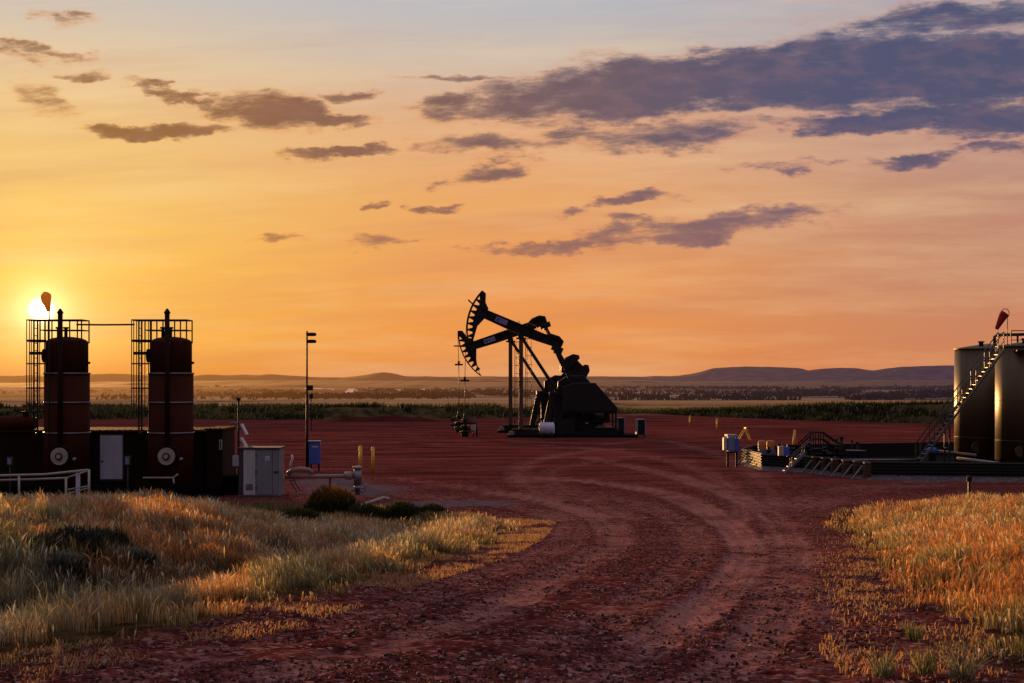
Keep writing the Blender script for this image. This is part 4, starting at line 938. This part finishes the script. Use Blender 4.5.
z0, z1 = W(0,464,73.2).z, W(0,441.5,73.2).z; MB().bb(-.30,.28,-.2,.2,z0,z1).build('housing', M['blue'], t, .02); MB().bb(-.42,.3,-.24,.24,z1,z1+.05).build('top_cover', M['cream'], t); MB().bb(-.42,-.31,-.2,.2,z0-.2,z1).build('side_panel', M['black'], t)
MB().bb(-.12,.18,-.215,-.2,z1-.3,z1-.22).build('label_plate', M['lgrey'], t); [MB().bar((q,0,0),(q,0,z0),.08).build('leg', M['black'], t) for q in (-.2,.2)]
# pipe run with valve riser
D5 = 58.5; P5 = lambda px, py: W(px, py, D5)
b = P5(325, 477); t = thing('flow_line', 'thick pale pipe run leading from the shed to the valve riser', 'pipe', (b.x,D5,0)); L0 = Vector(t.location)
MB().tube([P5(285,477)-L0, P5(345,476)-L0, P5(356,475.5)-L0], .085, 12).build('pipe', M['tanpipe'], t)
MB().lathe([(.13,-.18),(.17,-.1),(.17,.1),(.13,.18)], P5(349,475.5)-L0, 16, 'x').build('pipe_collar', M['tanpipe'], t)
MB().tube([P5(288,474)-L0,P5(292,470.5)-L0,P5(301,469)-L0,P5(309,470)-L0,P5(312.5,473)-L0], .10, 12).build('bypass_pipe', M['tanpipe'], t)
MB().tube([P5(290,468)-L0,P5(291,463)-L0,P5(292.5,458.5)-L0,P5(292,455)-L0], .045, 8).build('vent_pipe', M['white'], t)
MB().tube([P5(290,480)-L0,(P5(297,492)-L0)], .02, 5).tube([P5(293,479)-L0,(P5(300,491)-L0)], .02, 5).build('brace', M['black'], t); MB().tube([P5(330,478)-L0,Vector(((P5(330,478)-L0).x,0,0))], .04, 6).build('support', M['black'], t)
t = thing('valve_riser', 'upright capped valve riser standing at the end of the pale pipe', 'valve', (P5(357.5,475).x, D5,0)); Z5 = lambda q: P5(0, q).z
zb = Z5(500)-.1; MB().lathe([(.10,0),(.10,.25),(.16,.25),(.16,.33),(.14,.33),(.14,Z5(484)),(.17,Z5(484)),(.17,Z5(470.5)),(.14,Z5(470.5)),(.14,Z5(468.5))], n=20).build('riser', M['galv'], t)
MB().lathe([(.16,Z5(468.5)),(.20,Z5(468)),(.20,Z5(466.5)),(.1,Z5(466))], n=20).build('cap', M['cream'], t)
MB().tube([(.32+0*math.cos(a), .17*math.cos(a), Z5(488)+.17*math.sin(a)) for a in np.linspace(0, 2*PI, 15)], .018, 5).tube([(0,0,Z5(488)),(.32,0,Z5(488))], .025, 6).bar((.32,0,Z5(488)-.17),(.32,0,Z5(488)+.17),.02).build('hand_wheel', M['galv'], t)
MB().tube([(-.25,0,Z5(490)),(.25,0,Z5(492))], .05, 8).build('side_outlet', M['galv'], t)
a, b_, c_, d_ = G(342,508,.15), G(357,508,.12), G(368,503,.2), G(383,498,.18); t = tag(MB().tube([a,b_,c_,d_,G(388,499,.1)], .07, 8).build('loose_pipe', M['tanpipe']), 'bent pale pipe lying on the ground below the valve riser', 'pipe')
# bollards
def bollard(px, y0, y1, lab, lean=0):
    b = G(px, y1); k = b.y/F; h = (y1-y0)*k
    t = thing('bollard', lab, 'bollard', (b.x,b.y,0), 0, 'yellow bollards'); MB().tube([(0,0,-.05),(lean,0,h-.04)], .085, 12).lathe([(.085,h-.04),(.06,h),(.01,h+.02)], (lean,0,0), 12).build('post', M['yellow'], t)
bollard(360.5, 446, 471, 'left one of the two yellow bollards by the valve riser'); bollard(373, 447.5, 474, 'right one of the two yellow bollards by the valve riser')
bollard(717, 418, 431.5, 'yellow bollard standing alone behind the grey electrical boxes'); bollard(793, 430, 450, 'leaning yellow bollard behind the left end of the containment', .12); bollard(690, 416, 426, 'most distant yellow bollard, out on the open pad')

# ------------------------------------------------------------------ right battery
def tank(px, ybase, ytop, R, label):
    d = CAMZ*F/(ybase-HZ); H = CAMZ+(HZ-ytop)/F*d; x = (px-512)/F*d
    t = thing('storage_tank', label, 'storage tank', (x,d,0), 0, 'tan oil storage tanks')
    m = MB(); prof = []
    MB().lathe([(R,.0),(R,H-.05)], n=96).build('shell', M['tank'], t)
    MB().lathe([(R+.03,H-.07),(R+.05,H-.03),(R+.02,H),(R*.5,H+.16),(.05,H+.28)], n=64).build('roof', M['tank'], t)
    for z in (H*.22, H*.55): MB().lathe([(R+.002,z-.012),(R+.012,z-.012),(R+.012,z+.012),(R+.002,z+.012)], n=96).build('weld_seam', M['tank'], t)
    a = -2.2; MB().lathe([(.30,0),(.30,.12),(.24,.12),(.24,.14)], (0,0,0), 20, 'y').build('manway', M['tank'], t).location = (R*math.cos(a), R*math.sin(a)-.05, .9)
    MB().lathe([(.13,0),(.13,.25),(.19,.25),(.19,.32)], (-.6,-.7,H+.08), 14).build('roof_hatch', M['black'], t)
    return t, x, d, H
t1, x1, d1, H1 = tank(987.5, 461.5, 348.5, 1.83, 'farther tan storage tank with the stair rising in front of it')
t2, x2, d2, H2 = tank(1031, 466.5, 346, 1.85, 'nearer tan storage tank cut off by the right edge')
m = MB(); z = H1+.75; m.tube([(x1+.1,d1-.9,H1+.1),(x1+.1,d1-.9,z-.1),(x1+.25,d1-.9,z),(x1+3.4,d1-2.5,z+.03),(x1+6,d1-4,z+.03)], .09, 10)
for q in (1.2, 2.2, 3.3): m.tube([(x1+q,d1-.9-q*.49,H1-.2),(x1+q,d1-.9-q*.49,z)], .06, 8)
tag(m.build('vent_header', M['black']), 'black vent pipe running across the tops of the tanks', 'pipe')
# walkway rail at tank tops
t = thing('tank_walkway', 'walkway platform with handrail along the tank tops', 'walkway', (x2-1.0,d2-.3,0)); L0 = Vector(t.location)
wz = H2-.25; MB().bb(-.4,3.5,-1.5,-.6,wz-.06,wz).build('deck', M['black'], t)
m = MB()
for x in (-.4,.7,1.8,2.9): m.bar((x,-.6,wz),(x,-.6,wz+1.05),.05)
m.bar((-.4,-.6,wz+1.05),(3.5,-.6,wz+1.05),.05); m.bar((-.4,-.6,wz+.55),(3.5,-.6,wz+.55),.04); m.build('handrail', M['black'], t)
# windsock on tank
b = W(1007.5, 345, d2-.4); t = thing('windsock', 'red windsock hanging on a thin pole above the storage tanks', 'windsock', (b.x,b.y,b.z-.3)); L0 = Vector(t.location); DW = d2-.4
MB().tube([(0,0,0),(0,0,W(0,314,DW).z-L0.z)], .022, 8).build('pole', M['galv'], t)
s_ = MB().tube([W(1005,313.5,DW)-L0, W(1003,316,DW)-L0, W(1000,322,DW)-L0, W(996.5,329,DW)-L0], [.25,.23,.17,.10], 20, caps=False).build('sock', M['red'], t)
MB().tube([W(1005,313.5,DW)-L0+Vector((.25*math.cos(a)*.85,-.03,.25*math.sin(a))) for a in np.linspace(0, 2*PI, 19)], .02, 6).build('hoop', M['dgrey'], s_)
# stair
A_, B_ = W(918, 463, 74.5), W(1001, 351, 75.3)
t = thing('tank_stair', 'long steel stair with handrails climbing to the tank tops', 'stair', (A_.x,A_.y,0)); L0 = Vector(t.location); a = A_-L0; b = B_-L0
hw = .42
for s in (-1, 1):
    o = Vector((.0, s*hw, 0)); MB().bar(a+o, b+o, .05, .10).build('stringer', M['stairgrey'], t)
    m = MB(); up = Vector((0,0,1.0)); m.tube([a+o+up, b+o+up], .032, 6); m.tube([a+o+up*.5, b+o+up*.5], .025, 6)
    for k in range(7): p = a+(b-a)*(k/6)+o; m.bar(p, p+up, .045)
    m.build('handrail', M['stairgrey'], t)
for k in range(1, 26):
    p = a+(b-a)*(k/26); o = MB().box((p.x,p.y,p.z+.03), (.22,hw*2-.06,.025)); o.build('tread', M['galv'], t)
m = MB()
for f in (.33,):
    p = a+(b-a)*f
    for s in (-1, 1): m.bar((p.x,s*hw,-.0),(p.x,s*hw,p.z-.05),.07)
    m.bar((p.x,-hw,p.z*.5),(p.x,hw,p.z*.5),.05)
m.build('support', M['black'], t)
# containment wall
t = thing('containment_wall', 'black corrugated containment wall around the storage tanks', 'containment', (0,0,0))
c0, c1, c2, c3, c4 = G(741,463), G(762,469), G(803,471), G(868,478), G(1330,483)
b0 = W(752, 452, 84); b1 = W(1000, 441, 90); b1.z = b0.z = 0; b2 = W(1330,441,90); t.location = (c3.x, c3.y, 0); L0 = Vector(t.location)
hW = .82
def wall(p, q, name='panel'):
    p = Vector((p.x,p.y,0)); q = Vector((q.x,q.y,0)); dd = (q-p); Ln = dd.length; u = dd/Ln; nrm = Vector((u.y,-u.x,0))
    mb = MB(); prof = [(0,0)]
    for k in range(5): prof += [(.02, .08+k*.15),(.07, .08+k*.15+.04),(.07,.08+k*.15+.08),(.02,.08+k*.15+.12)]
    prof += [(0.02,hW),(-.08,hW),(-.08,0)]
    vs = []
    for e in (p, q):
        for o, z in prof: vs.append(e+nrm*o+Vector((0,0,z))-L0)
    n = len(prof); fs = [(i, (i+1)%n, n+(i+1)%n, n+i) for i in range(n)]+[tuple(range(n)), tuple(range(n, 2*n))]
    mb.add(vs, fs); mb.build(name, M['black'], t)
for p, q in ((c0,c1),(c1,c2),(c2,c3),(c3,c4),(c4,b2),(b2,b1),(b1,b0),(b0,c0)): wall(p, q)
def pilaster(px, py, sc=1.0):
    g_ = G(px, py); p = Vector((g_.x, g_.y, 0))-L0
    o = MB(); 
    for k in range(5): o.box((p.x, p.y-.14, .09+k*.165), (.34*sc,.42,.09)); 
    o.bb(p.x-.12*sc, p.x+.15*sc, p.y-.30, p.y+.05, .02, hW-.05); b = o.build('pilaster', M['wood'], t)
    MB().bar((p.x-.75,p.y-.35,.0), (p.x-.22,p.y-.2,hW*.75), .06).build('prop', M['galv'], b)
M['wood'] = paint('ribbed_tan_metal', (.11,.055,.026), .5, 0, .4)
for px, py in ((750,464),(758.5,466.5),(815,472),(824,473),(834,474.5),(845,476),(856,477),(866,478.5)): pilaster(px, py)
tag(MB().add([(p.x, p.y, .03) for p in (c0,c1,c2,c3,c4,b2,b1,b0)], [tuple(range(8))]).build('containment_liner', M['liner']), 'black liner floor inside the containment wall', 'liner', kind='structure')
# grey gravel skirt
def skirt():
    mb = MB(); P = [c0,c1,c2,c3,c4]; vs = []
    sub = []
    for a, b in zip(P[:-1], P[1:]):
        n = max(2, int((b-a).length/.5))
        for k in range(n): sub.append(a+(b-a)*k/n)
    sub.append(P[-1]); n = len(sub)
    for i, p in enumerate(sub):
        w = 1.0+1.0*float(fbm(p.x*.8, p.y*.8, 3)); vs.append((p.x, p.y-.02, float(height0(p.x,p.y))+.16))
        vs.append((p.x-.25, p.y-w, float(height0(p.x, p.y-w))+.0-.04))
    for i in range(n-1): mb.add([vs[2*i],vs[2*i+1],vs[2*i+3],vs[2*i+2]], [(0,1,2,3)])
    m, nt, out = newmat('grey_gravel'); p = nt.nodes.new('ShaderNodeNewGeometry').outputs['Position']; nz = noise(nt, p, 6, 6, .7)
    bsdf(nt, out, mixc(nt, nz.ss(.35,.68), (.035,.026,.028,1), (.16,.125,.14,1)), .9, 0, .2, (nz, .8, .05))
    tag(mb.build('gravel_skirt', m), 'strip of grey gravel along the foot of the containment wall', 'gravel', kind='structure')
skirt()
# crossover stair over the back wall, and front stair
def stile(px0, px1, pxa, pxb, d, ytop, ybot, label, name='crossover_stair'):
    a, b, c, e = [W(p, ytop, d) for p in (px0, pxa, pxb, px1)]; t = thing(name, label, 'stair', ((a.x+e.x)/2,d,0)); L0 = Vector(t.location)
    zr = W(0,ytop,d).z; zd = zr-.95
    for s in (-.4,.4):
        m = MB()
        for dz in (0,-.4): m.tube([Vector((a.x-L0.x,s,.9+dz)), Vector((b.x-L0.x,s,zr+dz)), Vector((c.x-L0.x,s,zr+dz)), Vector((e.x-L0.x,s,.9+dz))], .04, 6)
        for x in (b.x,c.x,(b.x+c.x)/2): m.bar((x-L0.x,s,zd),(x-L0.x,s,zr),.05)
        for f in (.35,.7):
            for p, q in ((a,b),(e,c)): x = p.x+(q.x-p.x)*f-L0.x; zz = .9+(zr-.9)*f; m.bar((x,s,zz-.9),(x,s,zz),.04)
        m.build('handrail', M['black'], t)
    m = MB(); m.bb(b.x-L0.x,c.x-L0.x,-.4,.4,zd-.05,zd)
    for f in np.linspace(.1,.9,6):
        for p, q in ((a,b),(e,c)): x = p.x+(q.x-p.x)*f-L0.x; m.bb(x-.12,x+.12,-.38,.38,zd*f-.03,zd*f)
    m.build('steps', M['black'], t)
stile(799, 840, 812, 822, 83.5, 432, 448, 'black crossover stair with handrails over the back containment wall')
b = G(797, 473); t = thing('step_ladder', 'short inclined steel steps leaning up to the front containment wall', 'steps', (b.x,b.y,0), 0)
for s in (-.28,.28):
    MB().bar((-.75,-.3+s,0),(.35,.1+s,1.0),.07,.12).build('stringer', M['galv'], t)
    MB().bar((-.35,-.3+s,.85),(.75,.1+s,1.7),.05).bar((-.35,-.3+s,.35),(-.35,-.3+s,.85),.05).bar((.35,.1+s,1.0),(.35,.1+s,1.4),.05).build('handrail', M['dgrey'], t)
for k in range(5): f = (k+.6)/5.2; MB().box((-.75+1.1*f,-.3+.4*f,f*1.0+.04),(.2,.5,.03)).build('tread', M['galv'], t)
# grey-blue electrical boxes
b = G(731, 467); t = thing('electrical_station', 'cluster of grey and blue electrical boxes on a post frame', 'electrical box', (b.x,b.y,0), .1); kk = b.y/F
zz = lambda q: (467-q)*kk
for (a, c, y0, y1, m_, nm, dy) in ((722.5,726,437,450,'lgrey','grey_box',-.1),(726.5,733,436,451,'bluegrey','switch_box',-.2),(732.5,738,438,451,'blue','blue_box',-.12)):
    o = MB().bb((a-731)*kk,(c-731)*kk,dy-.15,dy+.15,zz(y1),zz(y0)).build(nm, M[m_], t, .015); MB().bb((a-731)*kk+.04,(c-731)*kk-.04,dy-.17,dy-.152,zz(y1)+.08,zz(y0)-.08).build('door', M[m_], o)
MB().bb((726-731)*kk,(736-731)*kk,-.3,.35,zz(436),zz(434)).build('hood', M['cream'], t)
m = MB()
for p in (728, 737): m.bar(((p-731)*kk,.1,0),((p-731)*kk,.1,zz(437)),.10)
m.bar(((726-731)*kk,.1,zz(452)),((738-731)*kk,.1,zz(452)),.07); m.build('post', M['rust2'], t)
# sawhorse
b = G(745, 440); t = thing('sawhorse', 'small yellow A shaped frame standing on the red pad', 'stand', (b.x,b.y,0), 0); 
for s in (-.4,.4):
    MB().bar((-.55,s,0),(.05,s,.95),.07).build('leg', M['yellow'], t); MB().bar((.4,s,0),(.05,s,.95),.07).build('leg', M['yellow'], t)
MB().bar((.05,-.45,.95),(.05,.45,.95),.09).build('crossbar', M['yellow'], t)
# pumps in containment, drums
def pump(px, py, d, lab):
    b = W(px, py, d); t = thing('transfer_pump', lab, 'pump', (b.x,d,.04), 0, 'transfer pumps in the containment'); h = b.z
    MB().bb(-.35,.35,-.3,.3,0,h*.45).build('base', M['black'], t)
    MB().lathe([(.20,h*.45),(.22,h*.5),(.22,h*.95),(.14,h)], n=18).build('motor', M['orange'], t)
    MB().bb(-.22,.22,-.32,-.2,h*.42,h*.62).build('valve_block', M['bluegrey'], t)
    MB().tube([(-.25,-.05,h*.5),(-.5,-.05,h*.55),(-.55,-.05,.1)], .06, 8).build('suction_pipe', M['rust2'], t)
pump(762, 441, 79.5, 'left orange topped pump at the left end of the containment'); pump(770.5, 441, 79.8, 'right orange topped pump at the left end of the containment')
b = W(779.5, 445, 79); tag(MB().lathe([(.05,0),(.05,b.z-.15),(.2,b.z-.13),(.22,b.z-.03),(.08,b.z+.05)], (b.x,79,0), 16).build('vent_pipe', M['tanpipe']), 'short mushroom capped vent pipe right of the two pumps', 'vent')
b = G(785, 471.5); t = thing('junction_box', 'blue and cream box on a post before the containment', 'box', (b.x,b.y,0)); MB().bb(-.35,-.08,-.16,.12,.82,1.3).build('side_housing', M['cream'], t, .01); MB().bb(-.08,.2,-.18,.12,.82,1.28).build('housing', M['blue'], t, .01); MB().bar((.14,0,0),(.14,0,1.4),.08).build('post', M['black'], t)
for i, (px, y0, lab) in enumerate(((837,438,'short thin black post beside the crossover stair'),(841.5,436.5,'thickest black post in the containment'),(852,440,'thin black post in the middle of the row'),(857.5,442,'stout low black post at the right of the row'))):
    b = W(px, y0, 80.5); r = [.04,.09,.035,.08][i]; tag(MB().tube([(b.x,80.5,.03),(b.x,80.5,b.z)], r, 8).lathe([(r*1.4,b.z-.12),(r*1.4,b.z)], (b.x,80.5,0), 10).build('vent_post', M['black']), lab, 'post', 'black vent posts behind the containment wall')
def pipe(p, q, r, mt, lab, z=None):
    a, b = p, q; tag(MB().tube([a, (a+b)/2, b], r, 10).build('pipe', M[mt]), lab, 'pipe')
pipe(W(846,450.5,78), W(866,451,78), .05, 'galv', 'short grey pipe lying on the wall beside the black posts')
pipe(W(880,462.5,74), W(905,462.5,74), .05, 'bluegrey', 'thin blue grey pipe inside the containment left of the stair')
pipe(W(938,451,76), W(976,455,74.5), .07, 'tanpipe', 'sunlit orange pipe running to the farther tank')
pipe(W(957,458,75), W(1001,463.5,72.8), .07, 'cream', 'pale pipe running to the foot of the nearer tank')
b = W(931, 451, 76); t = thing('blue_barrel', 'small blue barrel lying at the foot of the tank stair', 'barrel', b, .1); MB().lathe([(.10,-.30),(.19,-.26),(.2,-.1),(.21,-.08),(.2,-.06),(.2,.1),(.21,.12),(.2,.14),(.19,.26),(.10,.30)], n=18, axis='x').build('drum', M['blue'], t); MB().bb(-.2,.2,-.18,.18,-b.z,-.17).build('stand', M['black'], t)
t = thing('pipe_manifold', 'dark low pipe manifold with upright valves inside the containment left end', 'pipes', (W(790,450,79).x,79,.04)); kk = 79/F
for q in (.25,.5): MB().tube([(-1.6,-.6+q,q),(0,-.5+q,q),(3.2,-.3+q,q)], .07, 8).build('pipe', M['rust2'], t)
for k, x in enumerate((-1.2,-.6,.1,1.0,1.9,2.6)):
    h = (.95,1.1,.85,1.15,.9,1.05)[k]; f = MB().lathe([(.05,.2),(.05,h-.3),(.12,h-.28),(.12,h-.16),(.05,h-.14),(.05,h)], (x,-.1,0), 10).build('valve', M['black'], t)
    MB().lathe([(.15,h),(.15,h+.03)], (x,-.1,0), 14).build('valve_wheel', M['orange'] if k % 3 == 0 else M['dgrey'], f)
for x in (-1.4, .8, 3.0): MB().bb(x-.06,x+.06,-.5,.3,0,.2).build('support', M['black'], t)
t = thing('pipe_rack', 'low dark rack of stacked pipes between the steps and the tank stair', 'rack', (W(880,460,75).x,75,.04))
for k in range(5): MB().tube([(-2.2,-.5+k*.22,.42+.03*(k%2)),(2.0,-.5+k*.22,.42+.03*(k%2))], .06, 8).build('pipe', M['galv'] if k == 1 else M['rust2'], t)
for x in (-1.9, 0, 1.8): MB().bb(x-.05,x+.05,-.65,.55,0,.36).build('support', M['black'], t)

# post in right grass
b = G(969, 500); d = 50.0; p = W(969, 476, d); gz = float(height0(p.x, d)); t = thing('sign_post', 'dark steel post standing in the right hand grass', 'post', (p.x,d,gz)); MB().bar((0,0,-.2),(0,0,p.z-gz),.07).build('post', M['black'], t); MB().bb(-.09,.09,-.05,-.036,p.z-gz-.2,p.z-gz).build('plate', M['black'], t)

# ------------------------------------------------------------------ far valley: town, trees, poles, road
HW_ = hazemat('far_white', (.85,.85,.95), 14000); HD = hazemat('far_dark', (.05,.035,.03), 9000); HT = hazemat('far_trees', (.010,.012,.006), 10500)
def far_house(px, py, w, h, lab, roof=True):
    b = G(px, py); d = b.y; w = w*d/F; h = h*d/F; z = float(height0(b.x, d))
    t = thing('far_building', lab, 'building', (b.x,d,z-.3), rng.uniform(-.3,.3), 'distant pale buildings in the valley')
    MB().bb(-w/2,w/2,-w*.3,w*.3,0,h*.7).build('wall', HW_, t); MB().prism([(-w/2-.4,h*.7),(w/2+.4,h*.7),(w/2*.8,h),(-w/2*.8,h)], -w*.3-.4, w*.3+.4).build('roof', HD, t)
spots = [(362,390,4,2.5),(370,389,5,2),(381,390,6,2.5),(391,390,5,2),(399,390.5,4,2),(405,390,3,1.8),(414,391,4,2),(424,390,3,2),(437,390,5,3),(446,390.5,4,2.2),(454,391,5,3),(478,391,6,3),(488,391,5,3),(503,390,4,2),(318,387,8,1.8),(330,387,5,1.5),(200,392,5,3),(212,391.5,4,2),(231,391.5,5,2.5),(245,393,4,2),(285,391,3,1.5),(884,388,4,2),(888,386.5,2,3),(870,389,4,1.5),(905,389,3,1.5),(768,395,3,1.5),(845,392,3,1.2)]
spots += [(float(px), float(py), w, 1.4) for px, py, w in zip(rng.uniform(300, 520, 16), rng.uniform(387.5, 391.5, 16), rng.uniform(1.5, 3.5, 16))]+[(float(px), float(py), 2.2, 1.2) for px, py in zip(rng.uniform(790, 950, 8), rng.uniform(386, 392, 8))]
desc = ['long low','small','broad','narrow']
for i, (px, py, w, h) in enumerate(spots):
    near = 'left of the light mast' if px < 307 else 'between the light mast and the utility pole' if px < 377 else 'between the utility pole and the wellheads' if px < 460 else 'behind the pumpjack heads' if px < 520 else 'in the valley left of the storage tanks'
    far_house(px, py, w, h, 'distant pale building '+near+' in the hazy valley')
def far_tree(px, py, s, lab, n=90):
    pass
# treelines: thousands of leaf clumps reading as far woodland
def wood(pts, dens, hh, lab):
    XS, YS, ZS, HH = [], [], [], []
    for (pa, ya, pb, yb, k) in pts:
        n = int(abs(pb-pa)*dens*k); u = rng.random(n); px = pa+(pb-pa)*u; py = ya+(yb-ya)*u+rng.normal(0, .5, n)
        for a, b in zip(px, py):
            sx = (a-512)/F; d = 29/((b-HZ)/F); d = min(max(d, 900), 6500); XS.append(sx*d); YS.append(d+rng.normal(0,25)); HH.append(hh*(.5+rng.random()))
    XS, YS, HH = map(np.array, (XS, YS, HH)); ZS = height0(XS, YS)
    # each plant is a cluster of leafy quads
    rep = 10; X2 = np.repeat(XS, rep)+rng.normal(0, 1, len(XS)*rep)*np.repeat(HH, rep)*.45; Y2 = np.repeat(YS, rep)+rng.normal(0, 3, len(XS)*rep); Z2 = np.repeat(ZS, rep)+rng.random(len(XS)*rep)*np.repeat(HH, rep)*.55-1
    n = len(X2); o = blades('far_woodland', X2, Y2, Z2, np.repeat(HH, rep)*.5, np.repeat(HH, rep)*.35, np.full((n,3), .02), .3, mat=HT); return tag(o, lab, 'trees', kind='stuff')
wood([(265,395.5,350,396.5,1.6),(348,396,440,396,1.6),(395,395,470,396,1.2),(480,394,530,396,.8),(240,389.5,300,391,.4),(360,391,500,392,.5),(180,387,330,386,.35),(330,384,470,386,.4),(190,394,300,394,.3),(-40,392,200,390,.15),(100,398,480,398,.12),(200,383,480,382.5,.3)], 2.2, 7, 'dark line of distant trees behind the left half of the berm')
wood([(750,396,850,394.5,1.1),(880,395,960,393,1.0),(780,392.5,860,391.5,.6),(820,389,960,388,.6),(850,399,960,396,.7),(600,387,780,388,.5),(660,384,900,386,.8),(590,383,660,384,.5),(520,394,760,399,.3),(600,391,760,394,.25),(560,386,800,390,.4),(650,381.5,960,382,.5),(600,400,800,400,.15)], 2.2, 8, 'dark patches of distant trees in the valley at right')
def pole(px, y0, d, lab):
    p = W(px, y0, d); z = float(height0(p.x, d)); t = thing('utility_pole', lab, 'utility pole', (p.x,d,z)); h = p.z-z
    MB().tube([(0,0,-1),(0,0,h)], [.35,.22], 8).build('pole', HT, t); MB().bb(-1.6,1.6,-.15,.15,h-1.3,h-.9).build('crossarm', HT, t)
pole(377, 388, 950, 'distant wooden utility pole standing beyond the berm')
# farm track climbing the hillside
m = MB(); tp = [(342,397),(346,395),(350,391),(352,388.5),(358,386),(361,384.3)]; P = []
for px, py in tp: g_ = G(px, py); P.append(g_)
for a, b in zip(P[:-1], P[1:]):
    w = 9; zf = lambda q, s: (q.x+s*w, q.y, float(height0(q.x+s*w, q.y))+.6); m.add([zf(a,-1), zf(a,1), zf(b,1), zf(b,-1)], [(0,1,2,3)])
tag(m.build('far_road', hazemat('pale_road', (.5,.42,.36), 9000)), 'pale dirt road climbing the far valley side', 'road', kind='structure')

# ------------------------------------------------------------------ camera
cam = bpy.data.cameras.new('camera'); co = bpy.data.objects.new('camera', cam); C.objects.link(co)
co.location = (0,0,CAMZ); co.rotation_euler = (PI/2,0,0); cam.sensor_width = 36; cam.lens = F*36/1024; cam.shift_y = (HZ-341.5)/1024
cam.clip_start = .1; cam.clip_end = 60000
sc = bpy.context.scene; sc.camera = co
sc.cycles.max_bounces = 4; sc.cycles.diffuse_bounces = 2; sc.cycles.glossy_bounces = 2; sc.cycles.transmission_bounces = 2
sc.view_settings.view_transform = 'Standard'; sc.view_settings.look = 'None'; sc.view_settings.exposure = 0
